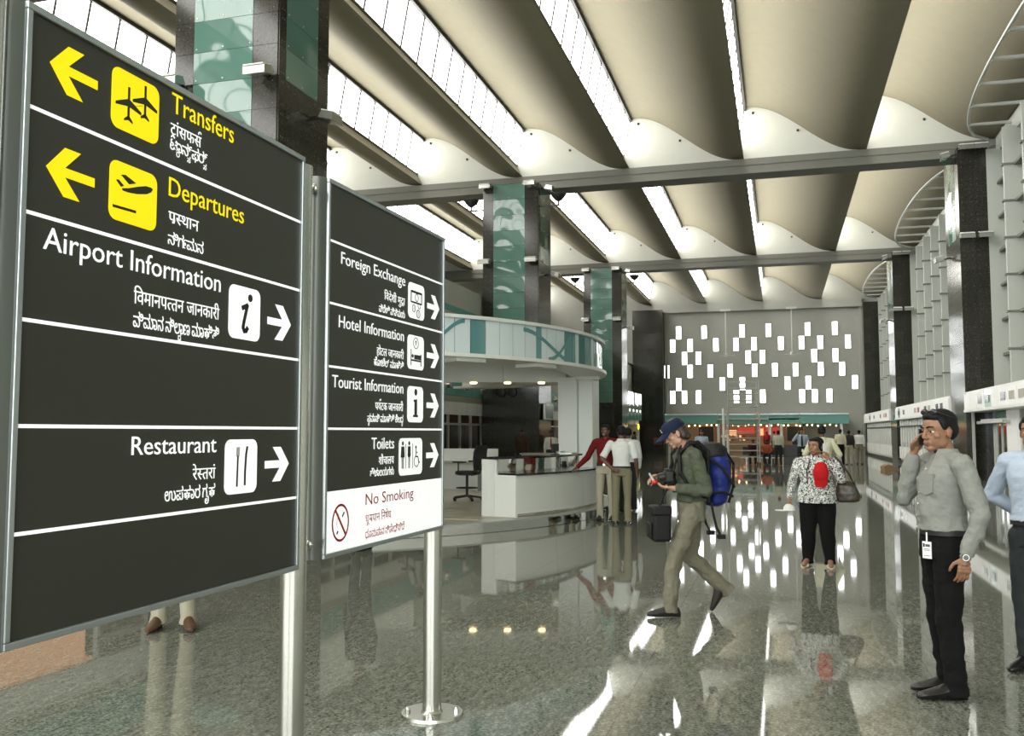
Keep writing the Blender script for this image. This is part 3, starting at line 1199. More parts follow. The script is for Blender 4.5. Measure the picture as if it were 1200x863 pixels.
icon(s1, plane_top(0.390, 1.515, 0.44), [])
icon(s1, plane_top(0.462, 1.545, 0.44), [])
icon(s1, [[(0.41 + 0.006 * k, 1.517 + 0.002 * k), (0.412 + 0.006 * k, 1.517 + 0.002 * k), (0.412 + 0.006 * k, 1.519 + 0.002 * k), (0.41 + 0.006 * k, 1.519 + 0.002 * k)] for k in range(7)], [])
# departing aircraft
body = [(0.372, 1.257), (0.40, 1.264), (0.44, 1.279), (0.475, 1.290), (0.500, 1.291), (0.507, 1.287), (0.500, 1.277), (0.48, 1.266), (0.44, 1.256), (0.40, 1.251), (0.375, 1.251)]
icon(s1, [body, [(0.366, 1.296), (0.385, 1.300), (0.432, 1.287), (0.402, 1.276)], [(0.346, 1.276), (0.357, 1.279), (0.380, 1.266), (0.367, 1.260)]], [(((0.338, 1.197), (0.432, 1.200)), 0.008)])
text(s1, 'lettering', M['yellow'], ['Transfers'], 0.589, 0.930, 1.562, 0.066 * CAP)
text(s1, 'lettering', M['litwhite'], ['ट', ('@rakar', dict(dx=-0.28, dy=0.02)), 'ां', 'स', 'फ', ('स', {}), ('@reph', dict(dx=-0.16))], 0.585, 0.745, 1.490, 0.056)
text(s1, 'lettering', M['litwhite'], ['ಟಾ', ('್ರ'[1:], dict(mark=(-0.55, -0.30, 0.55, 0.55))), 'ನ್', ('ಸ', dict(mark=(-0.45, -0.34, 0.5, 0.5))), 'ಫ', 'ರ್', ('ಸ', dict(mark=(-0.40, -0.34, 0.5, 0.5)))], 0.585, 0.780, 1.440, 0.054)
text(s1, 'lettering', M['yellow'], ['Departures'], 0.585, 1.003, 1.289, 0.062 * CAP)
text(s1, 'lettering', M['litwhite'], ['प', ('@slash', dict(dx=-0.07, dy=0.02)), ('स', dict(clip=0.70)), 'था', 'न'], 0.587, 0.742, 1.205, 0.056)
text(s1, 'lettering', M['litwhite'], ['ನಿ', 'ಗ', ('೯', dict(mark=(-0.02, 0.0, 0.6, 0.8))), ('ಮ', dict(gap=0.32)), 'ನ'], 0.587, 0.770, 1.135, 0.054)
text(s1, 'lettering', M['litwhite'], ['Airport Information'], 0.085, 0.872, 1.022, 0.062 * CAP)
text(s1, 'lettering', M['litwhite'], ['िवमानप', ('त', dict(clip=0.62)), 'तन', ' ', 'जानकारी'], 0.438, 0.868, 0.925, 0.062)
text(s1, 'lettering', M['litwhite'], ['ವಿಮಾನ', ' ', 'ನಿಲಾ', ('ದ', dict(mark=(-0.65, -0.36, 0.5, 0.5))), 'ಣ', ' ', 'ಮಾಹಿತಿ'], 0.438, 0.868, 0.855, 0.060)
icon_box(s1, 0.922, 1.120, 0.872, 1.062, M['litwhite'])
icon(s1, [disc(1.053, 1.026, 0.014, 0.014)], [(((1.005, 0.985), (1.035, 0.997), (1.015, 0.935), (1.010, 0.915), (1.018, 0.903), (1.030, 0.905), (1.038, 0.915)), 0.017)])
mb = MB()
arrow_film(mb, 1.171, 1.340, 0.960, 0.135, 0, False, 0.028)
art(mb, 'arrow', M['litwhite'], s1)
text(s1, 'lettering', M['litwhite'], ['Restaurant'], 0.447, 0.868, 0.473, 0.056 * CAP)
text(s1, 'lettering', M['litwhite'], ['रे', ('स', dict(clip=0.70)), 'त', 'रां'], 0.742, 0.866, 0.385, 0.058)
text(s1, 'lettering', M['litwhite'], ['ಉಪಹಾರ', ' ', 'ಗೃ', 'ಹ'], 0.604, 0.866, 0.325, 0.056)
icon_box(s1, 0.918, 1.118, 0.324, 0.515, M['litwhite'])
icon(s1, [], [(((0.995, 0.455), (0.992, 0.352)), 0.009), (((1.052, 0.487), (1.046, 0.462), (1.041, 0.40), (1.041, 0.355)), 0.011)])
icon(s1, [[(0.983, 0.455), (1.004, 0.455), (1.006, 0.488), (0.985, 0.488)]], [], M['greyfilm'])
mb = MB()
arrow_film(mb, 1.172, 1.342, 0.420, 0.130, 0, False, 0.028)
art(mb, 'arrow', M['litwhite'], s1)

# ---- second sign
s2, _ = sign_body('direction_sign', 'farther dark sign reading Foreign Exchange to Toilets over a white No Smoking panel', (-1.885, 3.568), (-1.84, 4.885), 1.325, None, True, None)
W2 = 1.325
for v in ROWL[:4]:
    divider(s2, v, W2)
mb = MB()
poly_film(mb, [(0.018, 0.020), (W2 - 0.018, 0.020), (W2 - 0.018, 0.284), (0.018, 0.284)], 0, -0.0006, 0.0006)
art(mb, 'white_panel', M['litwhite'], s2)
icon_box(s2, 0.845, 1.053, 1.142, 1.330, M['litwhite'])
icon_box(s2, 0.842, 1.051, 0.872, 1.052, M['litwhite'])
icon_box(s2, 0.845, 1.045, 0.593, 0.782, M['litwhite'])
icon_box(s2, 0.748, 1.038, 0.320, 0.510, M['litwhite'])
text(s2, 'lettering', M['litwhite'], ['Foreign Exchange'], 0.129, 0.808, 1.297, 0.056 * CAP)
text(s2, 'lettering', M['litwhite'], ['िवदेशी', ' ', 'मुद', ('@rakar', dict(dx=-0.25, dy=0.12)), 'ा'], 0.567, 0.806, 1.195, 0.058)
text(s2, 'lettering', M['litwhite'], ['ವಿದೇಶಿ', ' ', 'ವಿನಿಮಯ'], 0.510, 0.806, 1.128, 0.052)
text(s2, 'lettering', M['litwhite'], ['Hotel Information'], 0.115, 0.797, 1.008, 0.056 * CAP)
text(s2, 'lettering', M['litwhite'], ['होटल', ' ', 'जानकारी'], 0.490, 0.797, 0.915, 0.058)
text(s2, 'lettering', M['litwhite'], ['ಹೋಟೆಲ್', ' ', 'ಮಾಹಿತಿ'], 0.460, 0.797, 0.862, 0.054)
text(s2, 'lettering', M['litwhite'], ['Tourist Information'], 0.062, 0.795, 0.738, 0.056 * CAP)
text(s2, 'lettering', M['litwhite'], ['प', 'य', ('@reph', dict(dx=-0.14)), 'टक', ' ', 'जानकारी'], 0.480, 0.795, 0.648, 0.058)
text(s2, 'lettering', M['litwhite'], ['ಪ', ('ರ', dict(mark=(-0.5, -0.36, 0.45, 0.5))), 'ವಾಸಿ', ' ', 'ಮಾಹಿತಿ', ' ', 'ಕೇಂ', 'ದ', ('ರ', dict(mark=(-0.4, -0.36, 0.45, 0.5)))], 0.400, 0.795, 0.590, 0.052)
text(s2, 'lettering', M['litwhite'], ['Toilets'], 0.448, 0.692, 0.460, 0.056 * CAP)
text(s2, 'lettering', M['litwhite'], ['शौचालय'], 0.525, 0.692, 0.385, 0.058)
text(s2, 'lettering', M['litwhite'], ['ಶೌಚಾಲಯಗಳು'], 0.435, 0.692, 0.330, 0.052)
text(s2, 'lettering', M['red'], ['No Smoking'], 0.390, 0.930, 0.200, 0.054 * CAP)
text(s2, 'lettering', M['red'], ['धू', 'म', ('@slash', dict(dx=-0.12, dy=0.1)), 'पान', ' ', 'िनषेध'], 0.392, 0.665, 0.118, 0.056)
text(s2, 'lettering', M['red'], ['ಧೂಮಪಾನ', ' ', 'ನಿಷೇಧಿಸಿದೆ'], 0.392, 0.820, 0.046, 0.054)
for vc in (1.235, 0.962, 0.688, 0.415):
    mb = MB()
    arrow_film(mb, 1.094, 1.262, vc, 0.132, 0, False, 0.030)
    art(mb, 'arrow', M['litwhite'], s2)
# pictograms: money, bed, i, toilets, no smoking
def ring(cu, cv, r, rz, w, n=20):
    return (tuple(disc(cu, cv, r, rz, n)), w, 0.0, True)
def ricon(parent, items, m=None):
    mb = MB()
    for it in items:
        if isinstance(it, list):
            poly_film(mb, it, 0, 0.0012)
        else:
            stroke(mb, it[0], it[1], 0, 0.0012, it[3] if len(it) > 3 else False)
    return art(mb, 'pictogram', m or M['black'], parent)
ricon(s2, [(((0.880, 1.285), (1.015, 1.285), (1.015, 1.228), (0.880, 1.228)), 0.009, 0, True), ring(0.952, 1.257, 0.020, 0.020, 0.004), ring(0.915, 1.196, 0.020, 0.018, 0.004), ring(0.972, 1.172, 0.022, 0.020, 0.005), ring(0.985, 1.216, 0.016, 0.015, 0.004),
           [(0.880, 1.278), (1.015, 1.278), (1.015, 1.290), (0.880, 1.290)], (((0.972, 1.182), (0.972, 1.162)), 0.004), (((0.915, 1.204), (0.915, 1.19)), 0.004)])
ricon(s2, [(((0.885, 0.975), (0.885, 0.895)), 0.008), (((1.012, 0.955), (1.012, 0.895)), 0.008), [(0.885, 0.915), (1.012, 0.915), (1.012, 0.924), (0.885, 0.924)], [(0.925, 0.926), (1.012, 0.926), (1.012, 0.952), (0.925, 0.950)],
           disc(0.905, 0.942, 0.012, 0.010), ring(0.945, 1.012, 0.032, 0.028, 0.004), (((0.938, 1.018), (0.946, 1.024), (0.952, 1.017), (0.945, 1.010), (0.945, 1.003)), 0.005)])
ricon(s2, [disc(0.948, 0.752, 0.018, 0.018), [(0.922, 0.712), (0.965, 0.715), (0.965, 0.632), (0.978, 0.632), (0.978, 0.620), (0.915, 0.620), (0.915, 0.632), (0.932, 0.632), (0.932, 0.700), (0.922, 0.700)]])
ricon(s2, [disc(0.792, 0.484, 0.011), [(0.775, 0.468), (0.809, 0.468), (0.816, 0.412), (0.768, 0.412)], disc(0.870, 0.484, 0.011),
           [(0.854, 0.468), (0.886, 0.468), (0.889, 0.42), (0.881, 0.412), (0.859, 0.412), (0.851, 0.42)],
           (((0.830, 0.480), (0.830, 0.355)), 0.004), (((0.912, 0.480), (0.912, 0.355)), 0.004),
           disc(0.955, 0.462, 0.009), (((0.955, 0.450), (0.955, 0.412), (0.982, 0.412), (0.992, 0.380), (1.004, 0.383)), 0.007), (((0.955, 0.435), (0.978, 0.435)), 0.005),
           (tuple((0.962 + 0.030 * math.cos(R(a)), 0.388 + 0.028 * math.sin(R(a))) for a in range(110, 371, 20)), 0.005)])
ricon(s2, [[(0.777, 0.412), (0.807, 0.412), (0.805, 0.355), (0.779, 0.355)], [(0.859, 0.412), (0.881, 0.412), (0.880, 0.355), (0.860, 0.355)]], M['greyfilm'])
mb = MB()
stroke(mb, disc(0.153, 0.141, 0.072, 0.078, 32), 0.011, 0, 0.0, True)
stroke(mb, [(0.106, 0.198), (0.200, 0.084)], 0.012, 0, 0.0012)
art(mb, 'prohibition_ring', M['red'], s2)
mb = MB()
stroke(mb, [(0.122, 0.096), (0.130, 0.104)], 0.010, 0, 0.0)
stroke(mb, [(0.170, 0.168), (0.184, 0.184)], 0.010, 0, 0.0)
stroke(mb, [(0.125, 0.12), (0.118, 0.14), (0.128, 0.165), (0.134, 0.18)], 0.002, 0, 0.0)
art(mb, 'pictogram', M['black'], s2)
# poles as children of the signs they carry (in the sign's local frame)
def to_local(s, x, y):
    return s.matrix_world.inverted() @ Vector((x, y, 0))
bpy.context.view_layer.update()
for s, (x, y) in ((s1, (-1.905, 1.78)), (s1, (-1.906, 3.365)), (s2, (-1.899, 4.905))):
    p = to_local(s, x, y)
    sign_pole(s, p.x, p.y, 2.68 if s is s1 else 2.66)
for z in (1.10, 2.62):
    q = MB()
    q.cyl((-0.16, 0.050, z), (-0.02, 0.050, z), 0.012, None, 10)
    q.ell((-0.075, 0.030, z), (0.012, 0.028, 0.022))
    q.build('clamp_bolt', M['steel'], s2, True)

# ================================================================== ROUND INFORMATION DESK
KX, KY = -10.1, 17.7
def arc_box(mb, r0, r1, a0, a1, z0, z1, n=24, mi=0):
    rings = []
    for i in range(n + 1):
        a = R(a0 + (a1 - a0) * i / n)
        c, s = math.cos(a), math.sin(a)
        rings.append([(r0 * c, r0 * s, z0), (r1 * c, r1 * s, z0), (r1 * c, r1 * s, z1), (r0 * c, r0 * s, z1)])
    return mb.loft(rings, mi)
desk = thing('information_kiosk', 'round white information kiosk with curved steel fronted counter on a low platform', 'kiosk', (KX, KY, 0))
q = MB()
poly = [(6.84 * math.cos(R(a)), 6.84 * math.sin(R(a))) for a in range(-76, 77, 4)]
q.prism(poly, 'z', 0.0, 0.165)
plat = q.build('platform', M['platform'], desk)
sk = MB()
arc_box(sk, 6.84, 6.87, 0, 7.7, 0.005, 0.155, 5)
sk = sk.mesh('skirt_panel', M['chrome'], True)
for i in range(20):
    link('skirt_panel', sk, plat, None, R(-76 + i * 7.6))
q = MB()
arc_box(q, 6.78, 6.89, -76, 76, 0.155, 0.175, 60)
q.build('edge_trim', M['alu'], plat)
# platform tile joints as thin pieces
tl = MB()
tl.box(0.004, 0.596, 0.004, 0.596, 0.0, 0.006)
tl = tl.mesh('floor_tile', M['platform'])
for i in range(-1, 11):
    for j in range(-11, 8):
        x, y = i * 0.6, j * 0.6
        if all(math.hypot(a, b) < 6.75 for a in (x, x + 0.6) for b in (y, y + 0.6)) and x > 1.7:
            link('floor_tile', tl, plat, (x, y, 0.165))
# counters
A0, A1 = -27.9, 1.0
q = MB()
arc_box(q, 6.17, 6.25, A0 - 0.6, A1, 0.17, 1.12, 40)
q.build('high_counter', M['laminate'], desk)
q = MB()
arc_box(q, 6.25, 6.28, A0, A1, 0.86, 1.12, 40)
q.build('steel_fascia', M['chrome'], desk, True)
q = MB()
arc_box(q, 5.95, 6.34, A0 - 0.9, A1, 1.12, 1.155, 40)
q.build('high_counter_top', M['blacktop'], desk)
lo = MB()
arc_box(lo, 6.62, 6.68, 0, 9.5, 0.23, 0.86, 8)
lo = lo.mesh('front_panel', M['laminate'], True)
for i in range(3):
    link('front_panel', lo, desk, None, R(A0 + 0.2 + i * 9.6))
q = MB()
arc_box(q, 6.25, 6.72, A0, A1, 0.86, 0.89, 40)
q.build('low_counter_top', M['blacktop'], desk)
q = MB()
arc_box(q, 6.62, 6.65, A0, A1, 0.165, 0.235, 40)
q.build('steel_plinth', M['chrome'], desk, True)
q = MB()   # end cap
e0 = (6.02 * math.cos(R(A0 - 0.8)), 6.02 * math.sin(R(A0 - 0.8)))
e1 = (6.68 * math.cos(R(A0)), 6.68 * math.sin(R(A0)))
q.box(-0.05, math.hypot(e1[0] - e0[0], e1[1] - e0[1]), 0, 0.05, 0.17, 0.86)
q.box(-0.05, 0.26, 0, 0.05, 0.86, 1.12)
o = q.build('end_panel', M['laminate'], desk, loc=(e0[0], e0[1], 0))
o.rotation_euler = (0, 0, math.atan2(e1[1] - e0[1], e1[0] - e0[0]))
# canopy
can = thing('ring_canopy', 'ring shaped canopy of pale glass panels with white rims over the desk', 'canopy', (KX, KY, 0))
q = MB()
arc_box(q, 5.55, 6.72, -75, 75, 3.375, 3.43, 60)
q.build('top_rim', M['laminate'], can, True)
q = MB()
arc_box(q, 6.02, 6.74, -75, 75, 2.76, 2.82, 60)
q.build('bottom_rim', M['laminate'], can, True)
q = MB()
arc_box(q, 6.45, 6.50, -75, 75, 2.82, 3.38, 60)
q.build('inner_band', M['laminate'], can, True)
gm = {}
AW = 2.6
for nm_, m_ in (('w', M['canopyglass']), ('t', M['canopyteal'])):
    z = MB()
    arc_box(z, 6.62, 6.65, 0.06, AW - 0.06, 2.82, 3.375, 2)
    gm[nm_] = z.mesh('glass_panel', m_)
    z = MB()
    arc_box(z, 6.62, 6.65, 0.05, AW * 0.45, 2.82, 3.375, 1)
    gm[nm_ + 'n'] = z.mesh('glass_panel', m_)
    z = MB()
    arc_box(z, 6.62, 6.65, AW * 0.5, AW - 0.05, 2.82, 3.375, 1)
    gm[nm_ + 'm'] = z.mesh('glass_panel', m_)
pat = 'wwwwtwwtwwtwTwwtwwwwXwwtXttXtYtXwwwwwwwwwwwwwwwwwwwwwwww'
for i in range(60):
    a = -75 + i * AW
    ch = pat[i % len(pat)]
    if ch in 'wt':
        link('glass_panel', gm[ch], can, None, R(a))
    elif ch in 'TX':
        link('glass_panel', gm['tn'], can, None, R(a))
        link('glass_panel', gm['wm'], can, None, R(a))
    else:
        link('glass_panel', gm['wn'], can, None, R(a))
        link('glass_panel', gm['tm'], can, None, R(a))
    if a > 69:
        break
# sweeping line pattern printed on the glass
for (a_s, a_e, z_s, z_e, k) in ((-44, -37, 2.86, 3.34, 1), (-26, -13, 3.30, 2.84, 1), (-20, -14, 2.84, 3.3, -1)):
    q = MB()
    pts = []
    for i in range(14):
        t = i / 13
        a = R(a_s + (a_e - a_s) * (t if k > 0 else math.sin(t * PI / 2)))
        zz = z_s + (z_e - z_s) * (3 * t * t - 2 * t ** 3)
        pts.append((6.656 * math.cos(a), 6.656 * math.sin(a), zz))
    rings = []
    for p in pts:
        c = Vector((p[0], p[1], 0)).normalized()
        rings.append([(p[0], p[1], p[2] - 0.035), (p[0] + c.x * .004, p[1] + c.y * .004, p[2] - 0.035), (p[0] + c.x * .004, p[1] + c.y * .004, p[2] + 0.035), (p[0], p[1], p[2] + 0.035)])
    q.loft(rings)
    q.build('printed_line', M['canopyteal'], can)
# inner drum and its downlights
hd_ = Vector((-4.45 - KX, 19.42 - KY))
h0_ = Vector((-8.4 - KX, 18.30 - KY))
hl_ = (hd_ - h0_).length
ha_ = math.atan2(hd_.y - h0_.y, hd_.x - h0_.x)
for k in range(3):
    q = MB()
    q.box(k * hl_ / 3 + 0.006, (k + 1) * hl_ / 3 - 0.006, 0, 0.15, 2.66, 3.34)
    o = q.build('header_panel', M['laminate'], can, loc=(h0_.x, h0_.y, 0))
    o.rotation_euler = (0, 0, ha_)
rr = []
q = MB()
for i in range(49):
    a = R(-72 + 144 * i / 48)
    rr.append([(5.96 * math.cos(a), 5.96 * math.sin(a), 2.76), (6.1 * math.cos(a), 6.1 * math.sin(a), 2.78), (6.1 * math.cos(a), 6.1 * math.sin(a), 2.80), (5.96 * math.cos(a), 5.96 * math.sin(a), 2.80)])
q.loft(rr)
q.build('soffit', M['laminate'], can, True)
q = MB()
q.prism([(5.94 * math.cos(R(a)), 5.94 * math.sin(R(a))) for a in range(-72, 73, 6)], 'z', 3.34, 3.37)
drumc = q.build('drum_ceiling', M['plaster'], can)
for t_ in (0.50, 0.68, 0.86):
    q = MB()
    c_ = h0_.lerp(hd_, t_) + Vector((0.02, 0.07))
    q.cyl((c_.x, c_.y, 2.63), (c_.x, c_.y, 2.66), 0.075, None, 16)
    q.build('downlight', M['warmlamp'], drumc)
for k, a in enumerate((-38, -22, 14)):     # thin suspended blades under the rim
    q = MB()
    arc_box(q, 6.1, 6.6, a, a + 5, 2.70, 2.76, 4)
    q.build('blade', M['laminate'], can)
# pillars carrying the canopy
pil = thing('canopy_pillar', 'white box pillar carrying the ring canopy, right of the desk', 'pillar', (-4.20, 19.75, 0))
q = MB()
q.box(-0.42, 0.0, -0.40, 0.45, 0.17, 2.76)
bevel(q.build('pillar_shaft', M['laminate'], pil), 0.01)
q = MB()
q.box(0.004, 0.32, -0.30, 0.45, 0.17, 2.76)
bevel(q.build('pillar_wing', M['laminate'], pil), 0.01)

# furniture inside the kiosk
wd = thing('work_desk', 'white office desk with side panels behind the round counter', 'desk', (-8.2, 21.2, 0.17), R(0))
q = MB()
q.box(-1.6, 1.55, -0.35, 0.35, 0.70, 0.735)
q.build('desk_top', M['laminate'], wd)
q = MB()
q.box(-1.6, 1.55, 0.3, 0.34, 0, 0.70)
q.build('modesty_panel', M['laminate'], wd)
for x in (-1.6, -0.2, 1.2, 1.5):
    q = MB()
    q.box(x, x + 0.04, -0.33, 0.30, 0, 0.70)
    q.build('side_panel', M['laminate'], wd)
q = MB()
q.box(-1.6, 1.55, 0.32, 0.36, 0.735, 1.0)
q.build('back_screen', M['laminate'], wd)

def office_chair(label, loc, rz):
    c = thing('office_chair', label, 'chair', loc, rz, 'black office chairs in the kiosk')
    q = MB()
    for k in range(5):
        a = R(18 + 72 * k)
        q.cyl((0, 0, 0.10), (0.31 * math.cos(a), 0.31 * math.sin(a), 0.06), 0.025, 0.018, 8)
    q.build('star_base', M['dark'], c, True)
    for k in range(5):
        a = R(18 + 72 * k)
        w_ = MB()
        w_.cyl((0.31 * math.cos(a) - 0.02, 0.31 * math.sin(a), 0.027), (0.31 * math.cos(a) + 0.02, 0.31 * math.sin(a), 0.027), 0.027, None, 12)
        w_.build('caster', M['dark'], c, True)
    q = MB()
    q.cyl((0, 0, 0.08), (0, 0, 0.52), 0.028)
    q.build('gas_lift', M['dark'], c, True)
    q = MB()
    pts = [(0.22 * math.cos(2 * PI * i / 20), 0.22 * math.sin(2 * PI * i / 20), 0.26) for i in range(21)]
    q.tube(pts, 0.012, 6)
    q.cyl((-0.22, 0, 0.26), (0.22, 0, 0.26), 0.010)
    q.build('foot_ring', M['dark'], c, True)
    q = MB()
    q.rings([(0, 0, 0.52, 0.20, 0.19), (0, 0, 0.54, 0.25, 0.24), (0, 0, 0.59, 0.255, 0.245), (0, 0, 0.61, 0.22, 0.21)])
    q.build('seat', M['dark'], c, True)
    q = MB()
    rr = []
    for z, w_, y in ((0.62, 0.12, -0.25), (0.70, 0.20, -0.28), (0.85, 0.225, -0.29), (1.0, 0.22, -0.30), (1.10, 0.20, -0.33), (1.14, 0.15, -0.34)):
        rr.append([(-w_, y, z), (w_, y, z), (w_, y - 0.05, z), (-w_, y - 0.05, z)])
    q.loft(rr)
    q.cyl((0, -0.1, 0.52), (0, -0.31, 0.56), 0.02)
    q.cyl((0, -0.31, 0.56), (0, -0.34, 0.75), 0.02)
    bevel(q.build('backrest', M['dark'], c, True), 0.02)
    for s in (-1, 1):
        q = MB()
        q.tube([(s * 0.20, 0.02, 0.53), (s * 0.29, 0.02, 0.55), (s * 0.29, 0.02, 0.78)], 0.015, 6)
        q.box(s * 0.29 - 0.04, s * 0.29 + 0.04, -0.14, 0.14, 0.78, 0.81)
        q.build('armrest', M['dark'], c)
    return c
office_chair('empty black office chair with armrests in front of the white desk', (-6.22, 17.98, 0.172), R(75))
office_chair('black office chair with the seated person in grey, half behind the sign', (-6.60, 16.3, 0.172), R(70))
# things on the counter
mon = thing('counter_monitor', 'small black monitor standing on the steel fronted counter', 'monitor', (KX + 6.12 * math.cos(R(-9)), KY + 6.12 * math.sin(R(-9)), 1.157), R(-99 + 180))
q = MB()
q.box(-0.16, 0.16, -0.012, 0.012, 0.06, 0.20)
q.build('screen', M['dark'], mon)
q = MB()
q.box(-0.08, 0.08, -0.06, 0.06, 0, 0.012)
q.box(-0.02, 0.02, -0.01, 0.01, 0.012, 0.08)
q.build('stand', M['dark'], mon)
pa = thing('paper_tray', 'flat grey paper tray on the counter beside the white pillar', 'tray', (KX + 6.12 * math.cos(R(-1.5)), KY + 6.12 * math.sin(R(-1.5)), 1.157), R(90))
q = MB()
q.box(-0.2, 0.2, -0.12, 0.12, 0, 0.02)
q.box(-0.2, 0.2, 0.11, 0.12, 0.02, 0.05)
q.build('tray', M['alu'], pa)
# low cream service counter farther back
bc = thing('rear_counter', 'low cream counter behind the kiosk where two staff stand', 'counter', (-7.9, 30.3, 0), R(0))
q = MB()
q.box(-0.55, 0.75, -0.25, 0.25, 0, 0.82)
q.build('counter_body', M['laminate'], bc)
q = MB()
q.box(-0.6, 0.8, -0.3, 0.3, 0.82, 0.87)
q.build('counter_top', M['louvre'], bc)

# ================================================================== SHOPS AT THE FAR END
shop = thing('food_court', 'row of warm lit shops under a teal fascia along the far wall', 'shop', (-1.8, 70.5, 0))
def sb(name, m, *a, **k):
    q = MB()
    q.box(*a)
    return q.build(name, m, k.get('parent', shop))
for (x0, x1, dy) in ((-6.6, -2.7, 0), (-2.65, 0.9, 0.25), (0.95, 3.1, 0.1), (3.15, 6.5, 0)):
    f_ = sb('fascia_panel', M['tealpaint'], x0, x1, -0.55 + dy, -0.45 + dy, 2.2, 2.86)
    sb('fascia_cap', M['canopyglass'], x0, x1, -0.62 + dy, -0.42 + dy, 2.86, 2.96, parent=f_)
sb('fascia_roof', M['plaster'], -6.6, 6.5, -0.45, 1.38, 2.5, 2.6)
sb('back_wall', M['shopglow'], -6.5, 3.2, 1.2, 1.36, 0, 2.5)
sb('wood_counter', M['wood'], -3.0, 2.6, -0.1, 0.4, 0, 0.95)
for x in (-6.4, -2.75, 0.95, 1.75, 5.9):
    sb('white_post', M['laminate'], x, x + 0.18, -0.45, -0.27, 0, 2.2)
for x in (-3.6, 2.8):
    q = MB()
    q.box(x - 0.65, x - 0.55, 0.0, 0.2, 0, 2.2)
    q.box(x + 0.55, x + 0.65, 0.0, 0.2, 0, 2.2)
    q.box(x - 0.65, x + 0.65, 0.0, 0.2, 2.0, 2.2)
    df = q.build('door_frame', M['wood'], shop)
    sb('dark_door_sheet', M['darkroom'], x - 0.55, x + 0.55, 0.1, 0.15, 0, 2.0, parent=df)  # dark sheet in the doorway stands in for the shade inside
for (x0, x1, z0, z1, m_) in ((-1.3, -0.1, 1.45, 1.95, 'redlit'), (0.05, 0.62, 1.25, 2.0, 'redlit'), (0.22, 0.55, 1.35, 1.85, 'orangelit'), (-2.2, -1.4, 1.3, 1.75, 'orangelit'),
                             (0.70, 0.92, 1.3, 2.0, 'redlit'), (1.2, 1.7, 1.2, 1.95, 'redlit')):
    sb('menu_board', M[m_], x0, x1, 0.9 if m_ == 'redlit' else 0.86, 0.93, z0, z1)
for k, z in enumerate((0.55, 0.85, 1.15, 1.45)):
    sb('shelf', M['louvre'], -2.6, -0.2, 0.45, 0.8, z, z + 0.04)
for k in range(26):
    x = -2.55 + (k % 9) * 0.27
    z = 0.60 + 0.3 * (k // 9)
    sb('food_box', [M['redpaint'], M['wood'], M['laminate'], M['orangelit']][k % 4], x, x + 0.15, 0.5, 0.7, z, z + 0.16)
bl = MB()
bl.ell((0, 0, 0), 0.055, 8, 6)
bl = bl.mesh('spot_lamp', M['warmlamp'])
for k in range(30):
    x = -6.0 + k * 0.40 + random.uniform(-0.1, 0.1)
    link('spot_lamp', bl, shop, (x, -0.2, 2.08 + random.uniform(-0.05, 0.05)))
# fans hanging on long rods
def fan(x, label):
    f = thing('ceiling_fan', label, 'fan', (x, 70.6, 10.86), 0, 'fans on long rods before the end wall')
    q = MB()
    q.box(-0.38, 0.38, -0.1, 0.1, -0.16, -0.0)
    q.build('mounting_box', M['fin'], f)
    q = MB()
    q.cyl((0, 0, -0.16), (0, 0, -3.35), 0.035)
    q.build('rod', M['alu'], f)
    q = MB()
    q.cyl((0, 0, -3.35), (0, 0, -3.55), 0.14, 0.16, 16)
    q.build('motor', M['fin'], f, True)
    for k in range(3):
        a = R(20 + 120 * k)
        q = MB()
        q.box(0.14, 0.66, -0.06, 0.06, -3.50, -3.48)
        o = q.build('blade', M['fin'], f)
        o.rotation_euler = (0, 0, a)
fan(-3.85, 'left of the two small fans hanging on long rods before the end wall')
fan(0.92, 'right of the two small fans hanging on long rods before the end wall')

# scaffold tower
tw = thing('scaffold_tower', 'pale aluminium scaffold tower standing in the hall before the shops', 'scaffold', (-1.75, 45.6, 0), R(8))
for sx in (-0.72, 0.72):
    for sy in (-0.45, 0.45):
        q = MB()
        q.cyl((sx, sy, 0.14), (sx, sy, 4.05), 0.035, None, 8)
        q.build('post', M['alu'], tw)
        q = MB()
        q.cyl((sx - 0.02, sy, 0.08), (sx + 0.02, sy, 0.08), 0.08, None, 12)
        q.build('caster', M['dark'], tw)
for sy in (-0.45, 0.45):
    for k in range(13):
        z = 0.4 + k * 0.30
        q = MB()
        q.cyl((-0.72, sy, z), (0.72, sy, z), 0.022, None, 6)
        q.build('rung', M['alu'], tw)
for k in range(6):
    z = 0.45 + k * 0.6
    for sx in (-0.72, 0.72):
        q = MB()
        q.cyl((sx, -0.45, z), (sx, 0.45, z), 0.02, None, 6)
        q.build('brace', M['alu'], tw)
q = MB()
q.box(-0.70, 0.70, -0.42, 0.42, 2.15, 2.20)
q.build('deck_board', M['louvre'], tw)
pp = thing('standing_pole', 'thick pale vertical pole standing left of the scaffold tower', 'pole', (-2.25, 38.6, 0))
q = MB()
q.cyl((0, 0, 0.03), (0, 0, 2.55), 0.055, None, 12)
q.cyl((0.16, 0, 0.03), (0.16, 0, 1.5), 0.03, None, 10)
q.build('tube', M['laminate'], pp, True)
q = MB()
q.cyl((0.05, 0, 0), (0.05, 0, 0.03), 0.22, None, 20)
q.build('base', M['alu'], pp)

